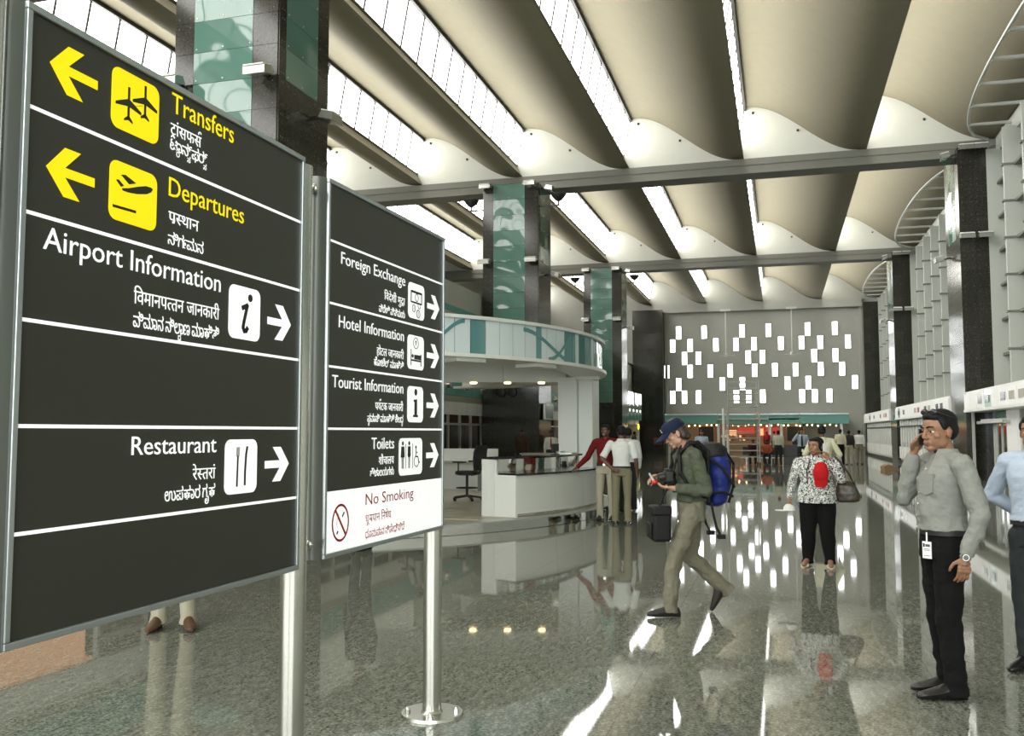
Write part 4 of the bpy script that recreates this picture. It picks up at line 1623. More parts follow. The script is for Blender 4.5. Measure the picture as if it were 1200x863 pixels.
# beam seating
be = thing('beam_bench', 'row of dark metal waiting seats in front of the far shops', 'bench', (-0.35, 46.9, 0))
q = MB()
q.box(-1.6, 1.3, -0.04, 0.04, 0.30, 0.36)
q.build('beam', M['alu'], be)
for x in (-1.3, 1.0):
    q = MB()
    q.box(x - 0.03, x + 0.03, -0.03, 0.03, 0.03, 0.30)
    q.box(x - 0.03, x + 0.03, -0.28, 0.28, 0, 0.04)
    q.build('leg', M['alu'], be)
for i in range(5):
    x = -1.5 + i * 0.56
    q = MB()
    q.box(x, x + 0.50, -0.24, 0.22, 0.38, 0.42)
    q.build('seat', M['darkmetal'], be)
    q = MB()
    q.prism([(0.20, 0.46), (0.24, 0.46), (0.33, 0.86), (0.29, 0.86)], 'x', x + 0.02, x + 0.48)
    q.build('backrest', M['darkmetal'], be)
bg_ = thing('seat_block', 'tall dark padded seat at the right end of the far bench', 'seat', (0.45, 45.6, 0))
q = MB()
q.box(-0.33, 0.33, -0.3, 0.3, 0.02, 0.42)
q.build('seat', M['darkmetal'], bg_)
q = MB()
q.box(-0.33, 0.33, 0.18, 0.3, 0.42, 0.98)
q.build('backrest', M['darkmetal'], bg_)
ct = thing('floor_box', 'small crumpled brown carton lying on the floor by the right counters', 'box', (4.3, 41.5, 0), R(20))
q = MB()
q.prism([(-0.25, 0), (0.25, 0), (0.20, 0.16), (-0.10, 0.24), (-0.27, 0.15)], 'y', -0.18, 0.18)
q.build('carton', M['carton'], ct)
q = MB()
q.box(0.25, 0.42, -0.1, 0.14, 0, 0.05)
q.build('flap', M['carton'], ct)
fb = thing('fire_point', 'red fire hose box on the far left column', 'fire box', (-9.0, 70.355, 0.9))
q = MB()
q.box(-0.3, 0.3, 0.0, 0.22, -0.25, 0.25)
q.build('cabinet', M['redpaint'], fb)
q = MB()
q.box(-0.24, 0.24, -0.01, 0.0, -0.2, 0.2)
q.build('door', M['screen'], fb)
# ================================================================== PEOPLE
SKIN = {'brown': mat('brown_skin', (0.26, 0.13, 0.075), 0.5), 'dark': mat('dark_brown_skin', (0.11, 0.052, 0.032), 0.5),
        'fair': mat('fair_skin', (0.46, 0.26, 0.18), 0.5)}
HAIR = mat('black_hair', (0.008, 0.007, 0.007), 0.6, spec=0.2, bump=0.006, bump_scale=90)
HAIRB = mat('dark_brown_hair', (0.035, 0.020, 0.014), 0.5, bump=0.010, bump_scale=60)
EYEW = mat('eye_white', (0.75, 0.74, 0.70), 0.3)
LIPM = mat('lips', (0.20, 0.07, 0.055), 0.5)
_tx = {}
def folds(o, strength, size=0.12, depth=2):
    k = round(size, 3)
    if k not in _tx:
        t = bpy.data.textures.new('cloth_folds', 'CLOUDS')
        t.noise_scale = size
        t.noise_depth = depth
        _tx[k] = t
    m = o.modifiers.new('folds', 'DISPLACE')
    m.texture = _tx[k]
    m.strength = strength
    m.mid_level = 0.5
    m.texture_coords = 'LOCAL'
def organic(mb, name, m, parent, vox, it=3, fold=0.0, fsize=0.12, mx=None):
    o = mb.build(name, m, parent)
    r_ = o.modifiers.new('skin_surface', 'REMESH')
    r_.mode = 'VOXEL'
    r_.voxel_size = vox
    r_.use_smooth_shade = True
    if fold:
        folds(o, fold, fsize)
    s_ = o.modifiers.new('smooth', 'SMOOTH')
    s_.factor = 0.6
    s_.iterations = it
    return o
def cloth(name, col, rough=0.85, bump=0.010, bs=11, **k):
    return mat(name, col, rough, spec=0.25, bump=bump * 2.2, bump_scale=min(bs, 14), stretch=(0.8, 0.8, 0.45) if 'trouser' in name or 'khaki' in name else (0.9, 0.9, 1.8), **k)

def lerp(a, b, t):
    return tuple(a[i] + (b[i] - a[i]) * t for i in range(3))

def add_hand(mb, w, d, n, side, curl=0.35, s=1.0, spread=1.0, thick=1.0):
    """w wrist, d finger direction, n palm normal, side +1/-1 thumb side along n x d"""
    w, d, n = Vector(w), Vector(d).normalized(), Vector(n)
    n = (n - d * n.dot(d)).normalized()
    a = n.cross(d) * side
    # palm
    for t, wd in ((0.015, 0.024), (0.04, 0.034), (0.065, 0.039), (0.085, 0.038)):
        for q in (-1, -0.33, 0.33, 1):
            mb.ell(w + d * t * s + a * wd * s * q * 0.72, 0.0135 * s * thick, 8, 6)
    mb.cyl(w - d * 0.02 * s, w + d * 0.05 * s, 0.025 * s, 0.022 * s, 10)
    # fingers: index .. little
    for q, L, k in ((1, 0.070, 1.0), (0.36, 0.079, 1.0), (-0.30, 0.073, 1.05), (-0.95, 0.058, 1.1)):
        p = w + d * 0.090 * s + a * 0.030 * s * q
        base = (d + a * 0.09 * q * spread).normalized()
        ang = 0.0
        r = 0.0085 * s * thick
        pts = [p - base * 0.02 * s]
        rad = [r]
        for seg, f in ((0.46, 0.8), (0.30, 1.0), (0.24, 0.7)):
            ang += curl * k * f
            dd = base * math.cos(ang) + n * math.sin(ang)
            p = p + dd * L * seg * s
            pts.append(p)
            rad.append(r * (0.92 if seg > 0.25 else 0.8))
        mb.chain([(*pts[i], rad[i]) for i in range(len(pts))], 8)
    t0 = w + d * 0.025 * s + a * 0.026 * s
    t1 = t0 + (d * 0.55 + a * 0.75 + n * 0.35).normalized() * 0.040 * s
    t2 = t1 + (d * 0.85 + a * 0.30 + n * (0.25 + curl * 0.5)).normalized() * 0.030 * s
    t3 = t2 + (d * 0.95 + n * (0.25 + curl * 0.8)).normalized() * 0.022 * s
    mb.chain([(*t0, 0.014 * s * thick), (*t1, 0.011 * s * thick), (*t2, 0.010 * s), (*t3, 0.008 * s)], 8)

def head_prims(mb, mx, female=False, fat=1.0):
    E = lambda c, r: mb.ell(c, r, 16, 12, 0, mx)
    f = fat
    E((0, -0.014, 0.030), (0.073, 0.093, 0.083))
    E((0, 0.012, -0.030), (0.060 * f, 0.066, 0.076))
    E((0, 0.055, -0.088), (0.024 * f, 0.022, 0.018))
    for s in (-1, 1):
        E((s * 0.040 * f, 0.008, -0.060), (0.022, 0.034, 0.028))
        E((s * 0.036 * f, 0.045, -0.020), (0.024, 0.020, 0.022))
        E((s * 0.074, -0.008, -0.010), (0.009, 0.016, 0.028))
        E((s * 0.078, -0.014, 0.002), (0.006, 0.014, 0.015))
        E((s * 0.011, 0.086, -0.031), (0.008, 0.010, 0.007))
        mb.cyl((s * 0.010, 0.074, 0.022), (s * 0.046, 0.062, 0.024), 0.008 if female else 0.010, 0.008, 8, 0, mx)
        E((s * 0.030, 0.0615, 0.0105), (0.0160, 0.0135, 0.0070))
        E((s * 0.030, 0.0600, -0.0060), (0.0150, 0.0110, 0.0050))
    mb.cyl((0, 0.075, 0.020), (0, 0.094, -0.024), 0.0075, 0.0095, 10, 0, mx)
    E((0, 0.095, -0.028), (0.0095, 0.010, 0.009))
    E((0, 0.066, -0.058), (0.026, 0.020, 0.020))
    mb.cyl((-0.018, 0.079, -0.053), (0.018, 0.079, -0.053), 0.0065, None, 8, 0, mx)
    mb.cyl((-0.015, 0.079, -0.064), (0.015, 0.079, -0.064), 0.0075, None, 8, 0, mx)

def face_parts(parent, mx, skin, hair=None, smile=False, moustache=False, small=False):
    q = MB()
    for s in (-1, 1):
        q.ell((s * 0.030, 0.0630, 0.002), (0.0125, 0.0110, 0.0070), 10, 8, 0, mx)
        q.ell((s * 0.030, 0.0715, 0.002), (0.0062, 0.0035, 0.0060), 8, 6, 1, mx)
    q.build('eyes', [EYEW, HAIR], parent, True)
    q = MB()
    for s in (-1, 1):
        q.chain([(s * 0.012, 0.085, 0.024, 0.0035), (s * 0.030, 0.0815, 0.030, 0.0042), (s * 0.047, 0.070, 0.026, 0.0028)], 6, 0, mx)
    q.build('eyebrows', hair or HAIR, parent, True)
    q = MB()
    q.chain([(-0.019, 0.080, -0.056, 0.003), (0, 0.0855, -0.0575, 0.0040), (0.019, 0.080, -0.056, 0.003)], 8, 1 if smile else 0, mx)
    q.chain([(-0.016, 0.080, -0.061, 0.003), (0, 0.086, -0.064, 0.005), (0.016, 0.080, -0.061, 0.003)], 8, 0, mx)
    q.build('lips', [LIPM, EYEW], parent, True)
    if moustache:
        q = MB()
        q.chain([(-0.024, 0.080, -0.047, 0.004), (0, 0.092, -0.043, 0.006), (0.024, 0.080, -0.047, 0.004)], 8, 0, mx)
        q.build('moustache', HAIR, parent, True)

def hair_cap(mb, mx, style='short'):
    E = lambda c, r: mb.ell(c, r, 16, 12, 0, mx)
    E((0, -0.026, 0.052), (0.079, 0.090, 0.074))
    E((0, -0.045, 0.010), (0.078, 0.070, 0.068))
    E((0, 0.030, 0.082), (0.060, 0.045, 0.030))
    for s in (-1, 1):
        E((s * 0.068, 0.012, 0.040), (0.012, 0.022, 0.034))
    if style == 'curly':
        for k in range(14):
            a = R(180 + 14 * (k - 6.5))
            E((0.070 * math.sin(a), -0.045 + 0.045 * math.cos(a), -0.02 - 0.02 * (k % 3)), (0.026, 0.026, 0.03))
    if style == 'tied':
        E((0, -0.075, -0.02), (0.06, 0.045, 0.06))
        E((0, -0.09, -0.07), (0.035, 0.035, 0.05))
        for s in (-1, 1):
            E((s * 0.066, 0.0, 0.01), (0.016, 0.032, 0.055))

SHOULDER = 1.42
def person(label, loc, heading, h=1.72, skin='brown', top=None, bottom=None, shoes=None, pose=None, vox=0.012, hair='short',
           head=(0, 0, 0), belly=1.0, group=None, tuck=True, sleeves='long', face=True, girth=1.0, smile=False, moustache=False,
           hairmat=None, hands=True, scale_w=1.0, fold=0.012, belt=True, collar=True, cap=None, female=False, seated=False, sandals=False):
    """heading: compass-free angle (deg) of the facing direction from world +X"""
    P = dict(pelvis=(0, 0, 0.94), chest=(0, 0.0, 1.26), neck=(0, -0.01, 1.47), head=(0, 0.015, 1.605),
             sl=(-0.19, -0.01, 1.41), sr=(0.19, -0.01, 1.41), el=(-0.235, -0.02, 1.12), er=(0.235, -0.02, 1.12),
             wl=(-0.235, 0.04, 0.87), wr=(0.235, 0.04, 0.87),
             dl=(0, 0.08, -1), dr=(0, 0.08, -1), nl=(1, 0, 0), nr=(-1, 0, 0), cl=0.3, cr=0.3, tl=1, tr=-1,
             hl=(-0.095, 0, 0.90), hr=(0.095, 0, 0.90), kl=(-0.105, 0.015, 0.49), kr=(0.105, 0.015, 0.49),
             al=(-0.11, -0.02, 0.09), ar=(0.11, -0.02, 0.09), fl=(-0.13, 0.2, 0.0), fr=(0.13, 0.2, 0.0))
    P.update(pose or {})
    hs_ = P.get('hs', 1.06 if vox < 0.009 else 1.0)
    root = thing('person', label, 'person', loc, R(heading - 90), group)
    root.scale = (h / 1.72 * scale_w, h / 1.72 * scale_w, h / 1.72)
    sk = SKIN[skin]
    V = lambda k: Vector(P[k])
    pel, che, nk, hd = V('pelvis'), V('chest'), V('neck'), V('head')
    g = girth

    def torso(mb, add, zlo=-0.06, shoulders=True, n=24, b=belly):
        waist = pel.lerp(che, 0.42)
        lo_ = 0.022 if zlo < -0.1 else 0.0
        secs = [(pel, zlo, 0.166 * g + add + lo_, 0.118 * g * (0.5 + b / 2) + add + lo_), (pel, max(0.04, zlo + 0.03), 0.158 * g + add + lo_, (0.112 * g) * (0.5 + b / 2) + add + lo_), (waist, 0.02, 0.142 * g + add, 0.104 * g * b + add),
                (che, -0.06, 0.155 * g + add, 0.112 * g * (0.6 + b * 0.4) + add), (che, 0.05, 0.170 * g + add, 0.118 * g + add),
                (nk, -0.075, 0.165 * g + add, 0.095 + add), (nk, -0.035, 0.110 + add, 0.072 + add * 0.7), (nk, 0.0, 0.062 + add * 0.6, 0.060 + add * 0.5)]
        out = []
        for c, dz, rx, ry in secs:
            yb = c.y + (0.02 * (b - 1) * 3 if c is waist else 0)
            out.append([(c.x + rx * math.copysign(abs(math.cos(t)) ** 0.85, math.cos(t)), yb + ry * math.copysign(abs(math.sin(t)) ** 0.85, math.sin(t)), c.z + dz)
                        for t in [2 * PI * j / n for j in range(n)]])
        mb.loft(out)

    # ---- body (one continuous surface)
    b = MB()
    torso(b, -0.012)
    hmx = Matrix.Translation(hd) @ Matrix.Scale(hs_, 4) @ Euler((R(head[1]), R(head[2]), R(head[0])), 'XYZ').to_matrix().to_4x4()
    nb_ = hd + Vector((0, -0.025, -0.05))
    b.chain([(*nk + Vector((0, 0, -0.04)), 0.058), (*nk, 0.052), (*nb_, 0.051)], 14)
    head_prims(b, hmx, female, 1.05 if female or belly > 1.1 else 1.0)
    for s in 'lr':
        b.chain([(*P['s' + s], 0.052), (*P['e' + s], 0.040), (*lerp(P['e' + s], P['w' + s], 0.35), 0.040), (*P['w' + s], 0.025)], 12)
        if hands:
            add_hand(b, P['w' + s], P['d' + s], P['n' + s], P['t' + s], P['c' + s])
        b.chain([(*P['h' + s], 0.085), (*P['k' + s], 0.054), (*lerp(P['k' + s], P['a' + s], 0.3), 0.055), (*P['a' + s], 0.036)], 12)
        if sandals:
            b.chain([(*P['a' + s], 0.036), (*lerp(P['a' + s], (P['f' + s][0], P['f' + s][1], P['f' + s][2] + 0.032), 0.8), 0.030)], 10)
    organic(b, 'body', sk, root, vox, 3)
    # ---- face and hair
    if face:
        face_parts(root, hmx, sk, hairmat, smile, moustache)
    if hair:
        q = MB()
        hair_cap(q, hmx, hair)
        organic(q, 'hair', hairmat or HAIR, root, max(0.007, vox * 0.8), 2)
    # ---- trousers
    t = MB()
    secs = []
    n = 24
    for dz, rx, ry in ((-0.10, 0.165, 0.118), (-0.02, 0.168, 0.122), (0.06, 0.160, 0.116), (0.085 if tuck else 0.04, 0.156, 0.114)):
        secs.append([(pel.x + rx * g * math.cos(2 * PI * j / n), pel.y + ry * g * (0.5 + belly / 2) * math.sin(2 * PI * j / n), pel.z + dz) for j in range(n)])
    t.loft(secs)
    for s in 'lr':
        a = Vector(P['a' + s])
        k = Vector(P['k' + s])
        low = a + (k - a).normalized() * -0.015
        t.chain([(*P['h' + s], 0.098 * g), (*lerp(P['h' + s], P['k' + s], 0.45), 0.090 * g), (*P['k' + s], 0.072 * g), (*lerp(P['k' + s], P['a' + s], 0.4), 0.068 * g), (*a, 0.062)], 14)
        t.cyl(a, low - (k - a).normalized() * 0.035, 0.064, 0.074, 14)
    organic(t, 'trousers', bottom, root, vox, 3, fold * 1.1, 0.10)
    # ---- top
    q = MB()
    torso(q, 0.012, zlo=(0.068 if tuck else -0.13))
    for s in 'lr':
        S, Ee, Ww = P['s' + s], P['e' + s], P['w' + s]
        if sleeves == 'long':
            q.chain([(*(nk + Vector((0, 0, -0.045))), 0.055), (*lerp(tuple(nk), S, 0.75), 0.058), (*S, 0.062 * (0.6 + 0.4 * g))], 14)
            q.chain([(*S, 0.064 * (0.6 + 0.4 * g)), (*lerp(S, Ee, 0.5), 0.060), (*Ee, 0.056), (*lerp(Ee, Ww, 0.5), 0.050), (*lerp(Ee, Ww, 0.90), 0.038)], 14)
            q.cyl(lerp(Ee, Ww, 0.82), lerp(Ee, Ww, 0.97), 0.041, 0.040, 14)
        else:
            q.chain([(*S, 0.066 * (0.6 + 0.4 * g)), (*lerp(S, Ee, 0.6), 0.060)], 14)
            q.cyl(lerp(S, Ee, 0.6), lerp(S, Ee, 0.9), 0.060, 0.066, 14)
    organic(q, 'shirt' if not female else 'blouse', top, root, vox, 3, fold, 0.09)
    if collar:
        q = MB()
        cz = nk + Vector((0, 0, 0.012))
        rr = []
        for i in range(13):
            a = R(120 + 300 * i / 12 + 0)
            c_, s_ = math.cos(a), math.sin(a)
            if s_ > 0.7:
                pass
            rr.append([(cz.x + 0.060 * c_, cz.y + 0.060 * s_, cz.z + 0.010), (cz.x + 0.066 * c_, cz.y + 0.066 * s_, cz.z + 0.014),
                       (cz.x + 0.090 * c_, cz.y + 0.086 * s_ + (0.012 if s_ > 0 else 0), cz.z - 0.026 - (0.03 if s_ > 0.3 else 0)), (cz.x + 0.080 * c_, cz.y + 0.078 * s_, cz.z - 0.032 - (0.03 if s_ > 0.3 else 0))])
        q.loft(rr)
        q.build('collar', top, root, True)
    if belt and tuck:
        q = MB()
        rr = []
        for i in range(28):
            a = 2 * PI * i / 28
            rx, ry = 0.168 * g, 0.124 * g * (0.5 + belly / 2)
            rr.append([(pel.x + (rx + e) * math.cos(a), pel.y + (ry + e) * math.sin(a), pel.z + z) for e, z in ((-0.03, 0.040), (0.008, 0.040), (0.008, 0.072), (-0.03, 0.072))])
        q.loft(rr, closed=True)
        bo = q.build('belt', M['dark'], root, True)
        if vox < 0.011:
            bk_ = MB()
            yy = pel.y + 0.124 * g * (0.5 + belly / 2) + 0.006
            bk_.box(pel.x - 0.022, pel.x + 0.022, yy - 0.002, yy + 0.006, pel.z + 0.042, pel.z + 0.083)
            bk_.build('buckle', M['steel'], bo)
    # ---- shoes
    for s in 'lr':
        a = Vector(P['a' + s])
        toe = Vector(P['f' + s])
        heel = P.get('b' + s)
        if heel is None:
            dd = (toe - Vector((a.x, a.y, toe.z)))
            dd = dd.normalized() if dd.length > 1e-4 else Vector((0, 1, 0))
            heel = toe - dd * 0.29
        heel = Vector(heel)
        d = (toe - heel).normalized()
        up = Vector((0, 0, 1)) - d * d.z
        up.normalize()
        sd = d.cross(up)
        q = MB()
        rings = []
        L = 0.29
        for tt, w_, h_, lift in ((0.0, 0.020, 0.050, 0.0), (0.05, 0.036, 0.080, 0.0), (0.20, 0.042, 0.112, 0), (0.38, 0.042, 0.108, 0), (0.58, 0.047, 0.080, 0), (0.80, 0.045, 0.058, 0.002), (0.94, 0.032, 0.044, 0.004), (1.0, 0.012, 0.028, 0.008)) if not sandals else ((0.0, 0.03, 0.018, 0), (0.1, 0.04, 0.022, 0), (0.5, 0.042, 0.02, 0), (0.55, 0.047, 0.062, 0), (0.72, 0.047, 0.060, 0), (0.75, 0.045, 0.018, 0), (1.0, 0.02, 0.015, 0)):
            c = heel + d * L * tt
            ring_ = []
            for j in range(14):
                an = 2 * PI * j / 14
                zz = max(0.0, 0.5 + 0.5 * math.sin(an)) ** 0.8 * h_ + lift
                ring_.append(c + sd * w_ * math.cos(an) * (1 if math.sin(an) < 0 else 1 - 0.3 * math.sin(an)) + up * zz)
            rings.append(ring_)
        q.loft(rings)
        q.build('sandal' if sandals else 'shoe', shoes, root, True)
    return root, P, hmx

def stroke_tube(name, m, pts, r, parent, n=8):
    q = MB()
    q.tube(pts, r, n)
    return q.build(name, m, parent, True)

blackcloth = cloth('black_trouser_cloth', (0.004, 0.004, 0.004), rough=0.95, bump=0.002)
khaki = cloth('khaki_trouser_cloth', (0.20, 0.18, 0.115))
beige = cloth('beige_trouser_cloth', (0.40, 0.37, 0.28))
greytr = cloth('dark_grey_trouser_cloth', (0.022, 0.026, 0.027))
shoeb = mat('black_shoe_leather', (0.008, 0.008, 0.008), 0.25)
shoebr = mat('brown_shoe_leather', (0.075, 0.035, 0.015), 0.5)
whitec = cloth('white_shirt_cloth', (0.66, 0.67, 0.64))
greysh = cloth('grey_shirt_cloth', (0.235, 0.238, 0.215), bump=0.006, bs=22)
bluesh = cloth('pale_blue_shirt_cloth', (0.40, 0.46, 0.56))
redsh = cloth('dark_red_shirt_cloth', (0.13, 0.008, 0.008), bump=0.006)
olive = cloth('olive_shirt_cloth', (0.075, 0.085, 0.055), bump=0.006, bs=20)
cream = cloth('cream_shirt_cloth', (0.60, 0.58, 0.42))
darksh = cloth('dark_shirt_cloth', (0.03, 0.028, 0.026))
brownsh = cloth('dark_brown_shirt_cloth', (0.05, 0.03, 0.02))

# ---- man on the phone (front right)
VX = 0.0048
man, P, hm = person('man in light grey shirt and black trousers holding a phone to his ear', (0.925, 6.10, 0), 189, 1.705, 'brown', greysh, blackcloth, shoeb,
    dict(hs=1.13, pelvis=(0, 0.0, 0.93), chest=(0, -0.005, 1.25), neck=(0.0, -0.035, 1.458), head=(0.01, 0.005, 1.588),
         sl=(-0.195, -0.06, 1.395), sr=(0.19, 0.0, 1.40), el=(-0.275, -0.13, 1.11), wl=(-0.27, -0.035, 0.865), dl=(0.02, 0.10, -1), nl=(1, 0.15, 0), cl=0.38,
         er=(0.225, 0.150, 1.175), wr=(0.135, 0.115, 1.455), dr=(-0.22, -0.38, 0.90), nr=(-0.80, -0.45, -0.1), tr=1, cr=0.45,
         hl=(-0.085, -0.01, 0.88), hr=(0.085, 0.01, 0.88), kl=(-0.085, 0.005, 0.48), kr=(0.085, 0.01, 0.48), al=(-0.085, -0.025, 0.08), ar=(0.085, -0.035, 0.08),
         fl=(-0.10, 0.205, 0.0), fr=(0.09, 0.185, 0.0)), vox=VX, head=(24, -2, 0), belly=1.22, fold=0.035, girth=0.98)
ph = link('mobile_phone', None, None)
q = MB()
q.box(-0.022, 0.022, -0.006, 0.006, -0.05, 0.05)
phm = q.mesh('phone_body', M['dark'])
bpy.data.objects.remove(ph)
ph = thing('mobile_phone', 'black mobile phone held to the ear of the man in grey', 'phone', man.matrix_basis @ Vector((0.098, 0.070, 1.555)), R(189 - 90 + 24 + 90))
link('phone_body', phm, ph)
# watch, badge, sunglasses, chest pocket, buttons
wl_, el_ = Vector(P['wl']), Vector(P['el'])
q = MB()
dv = (wl_ - el_).normalized()
q.cyl(wl_ - dv * 0.012, wl_ + dv * 0.012, 0.033, None, 20)
wt = q.build('wristwatch_band', M['steel'], man, True)
q = MB()
q.cyl(wl_ + Vector((-0.030, 0.008, 0)), wl_ + Vector((-0.043, 0.010, 0)), 0.021, 0.019, 20)
q.build('watch_case', M['steel'], wt, True)
q = MB()
q.cyl(wl_ + Vector((-0.0425, 0.010, 0)), wl_ + Vector((-0.0445, 0.0102, 0)), 0.015, None, 20)
q.build('watch_dial', M['screen'], wt)
q = MB()
q.cyl(Vector(P['wr']) + Vector((0.004, 0.003, -0.035)), Vector(P['wr']) + Vector((0.001, 0.0, -0.022)), 0.031, None, 16)
q.build('bracelet', mat('gold_bracelet', (0.5, 0.33, 0.1), 0.3, metal=1.0), man, True)
q = MB()
q.box(-0.045, 0.013, -0.003, 0.003, -0.155, -0.055)
q.box(-0.020, -0.012, -0.002, 0.002, -0.055, 0.0)
bd = q.build('id_badge', M['white'], man, loc=(-0.085, 0.132, 0.985))
bd.rotation_euler = (0, 0, R(38))
q = MB()
q.box(-0.038, -0.008, 0.003, 0.004, -0.085, -0.070)
q.box(-0.036, 0.004, 0.003, 0.004, -0.100, -0.097)
q.box(-0.036, 0.004, 0.003, 0.004, -0.108, -0.105)
q.box(-0.036, 0.004, 0.003, 0.004, -0.140, -0.137)
q.box(-0.004, 0.008, 0.003, 0.004, -0.088, -0.066, mi=1)
q.build('badge_print', [M['screen'], M['black']], bd)
q = MB()
for s in (-1, 1):
    q.ell((s * 0.032, 0.052, 0.108), (0.027, 0.014, 0.018), 12, 8, 0, hm)
q.chain([(-0.010, 0.062, 0.112, 0.003), (0.010, 0.062, 0.112, 0.003)], 6, 0, hm)
for s in (-1, 1):
    q.chain([(s * 0.058, 0.045, 0.105, 0.003), (s * 0.082, -0.03, 0.075, 0.003)], 6, 0, hm)
tag(q.build('sunglasses', mat('dark_glossy_lens', (0.02, 0.022, 0.022), 0.08), man, True))
q = MB()
for k in range(6):
    z = 1.36 - 0.07 * k
    yy = [0.085, 0.108, 0.127, 0.138, 0.146, 0.148][k]
    q.ell((0.0, yy, z), (0.006, 0.004, 0.006), 8, 6)
q.build('buttons', M['white'], man, True)
q = MB()
q.prism([(-0.055, 0.06), (0.055, 0.06), (0.055, -0.05), (0.0, -0.07), (-0.055, -0.05)], 'y', -0.01, 0.004)
po = q.build('chest_pocket', greysh, man)
po.rotation_euler = (R(4), 0, R(26))
po.location = (-0.092, 0.113, 1.275)

# ---- man with rucksack and cap
bp_, P, hm = person('man in olive top and dark blue cap striding with a blue rucksack', (-0.775, 8.16, 0), 200, 1.70, 'fair', olive, cloth('grey_khaki_cloth', (0.175, 0.16, 0.115), bump=0.006, bs=16), mat('dark_shoe_suede', (0.018, 0.016, 0.013), 0.7),
    dict(pelvis=(0, -0.02, 0.92), chest=(0, -0.015, 1.24), neck=(0.0, 0.025, 1.455), head=(0, 0.125, 1.575),
         sl=(-0.19, -0.01, 1.385), sr=(0.19, 0.02, 1.385), el=(-0.255, -0.085, 1.085), er=(0.25, 0.06, 1.10),
         wl=(-0.165, 0.165, 1.105), dl=(0.35, 0.9, 0.05), nl=(0.3, 0, 1), cl=0.35, tl=-1,
         wr=(0.06, 0.24, 1.20), dr=(-0.25, 0.9, -0.10), nr=(-0.4, -0.1, -0.6), cr=0.6, tr=1,
         hl=(-0.09, 0.0, 0.90), hr=(0.09, -0.04, 0.90), kl=(-0.10, 0.17, 0.49), al=(-0.10, 0.20, 0.095), fl=(-0.11, 0.405, 0.005), bl=(-0.10, 0.12, 0.0),
         kr=(0.10, -0.02, 0.49), ar=(0.10, -0.335, 0.205), fr=(0.11, -0.235, 0.008), br=(0.10, -0.385, 0.245)),
    vox=VX, head=(0, -30, 0), fold=0.04, hair='curly', hairmat=HAIRB, collar=False, belt=False, belly=0.95)
# cap
q = MB()
rr = []
for i in range(7):
    t = i / 6
    z = 0.035 + 0.085 * math.sin(t * PI / 2)
    rx = 0.086 * math.cos(t * PI / 2 * 0.96) ** 0.6
    ry = 0.104 * math.cos(t * PI / 2 * 0.96) ** 0.6
    rr.append([(rx * math.cos(2 * PI * j / 24), -0.012 + ry * math.sin(2 * PI * j / 24), z) for j in range(24)])
q.loft(rr, 0, hm)
navy = cloth('navy_cap_cloth', (0.008, 0.013, 0.035), bump=0.002)
cp = q.build('cap', navy, bp_, True)
q = MB()
rr = []
for i in range(9):
    a = R(20 + 140 * i / 8)
    c_, s_ = math.cos(a), math.sin(a)
    rr.append([(0.080 * c_, 0.000 + 0.090 * s_, 0.046), (0.080 * c_, 0.000 + 0.090 * s_, 0.040), (0.075 * c_, 0.05 + 0.125 * s_, 0.016 - 0.01 * abs(c_)), (0.075 * c_, 0.05 + 0.125 * s_, 0.022 - 0.01 * abs(c_))])
q.loft(rr, 0, hm)
q.build('cap_peak', navy, cp, True)
q = MB()
q.box(-0.006, 0.006, 0.088, 0.092, 0.062, 0.092, mx=hm)
q.box(-0.014, 0.014, 0.087, 0.091, 0.060, 0.070, mx=hm)
q.build('cap_emblem', M['frame'], cp)
# rucksack: a thing he carries
rb = thing('rucksack', 'blue and black rucksack worn by the man in the cap', 'rucksack', (-0.775, 8.16, 0), R(110))
blue = cloth('blue_rucksack_nylon', (0.012, 0.022, 0.155), rough=0.5, bump=0.010, bs=14)
blk = cloth('black_strap_webbing', (0.010, 0.010, 0.010), rough=0.6, bump=0.002)
q = MB()
q.rings([(0.0, -0.20, 0.93, 0.10, 0.05), (0, -0.225, 0.97, 0.145, 0.085), (0, -0.245, 1.08, 0.16, 0.115), (0, -0.25, 1.22, 0.16, 0.12), (0, -0.235, 1.34, 0.155, 0.11), (0, -0.215, 1.42, 0.13, 0.085), (0, -0.20, 1.45, 0.08, 0.05)], 20)
organic(q, 'bag_body', blue, rb, 0.009, 3, 0.03, 0.12)
q = MB()
q.rings([(0, -0.205, 1.36, 0.160, 0.125), (0, -0.215, 1.43, 0.155, 0.120), (0, -0.20, 1.475, 0.11, 0.08), (0, -0.19, 1.485, 0.05, 0.03)], 20)
organic(q, 'bag_lid', blk, rb, 0.010, 3, 0.015, 0.10)
q = MB()
q.box(-0.14, 0.14, -0.155, -0.12, 0.96, 1.42)
bevel(q.build('back_pad', blk, rb), 0.02)
for s in (-1, 1):
    q = MB()
    pts = [(s * 0.10, -0.14, 1.40), (s * 0.11, -0.05, 1.485), (s * 0.115, 0.04, 1.47), (s * 0.125, 0.115, 1.38), (s * 0.14, 0.115, 1.22), (s * 0.165, 0.04, 1.10), (s * 0.15, -0.10, 1.02)]
    q.tube(pts, 0.020, 8)
    q.build('shoulder_strap', blk, rb, True)
    q = MB()
    q.tube([(s * 0.15, -0.15, 0.97), (s * 0.17, -0.165, 0.86), (s * 0.165, -0.19, 0.76), (s * 0.16, -0.22, 0.70)], 0.011, 6)
    q.box(s * 0.16 - 0.03, s * 0.16 + 0.03, -0.26, -0.20, 0.665, 0.70)
    q.build('hanging_strap', blk, rb, True)
q = MB()
q.tube([(-0.158, -0.12, 1.36), (-0.172, -0.25, 1.26), (-0.162, -0.34, 1.13), (-0.10, -0.365, 1.10)], 0.013, 6)
q.tube([(-0.158, -0.16, 1.05), (-0.170, -0.26, 1.06), (-0.15, -0.34, 1.02)], 0.012, 6)
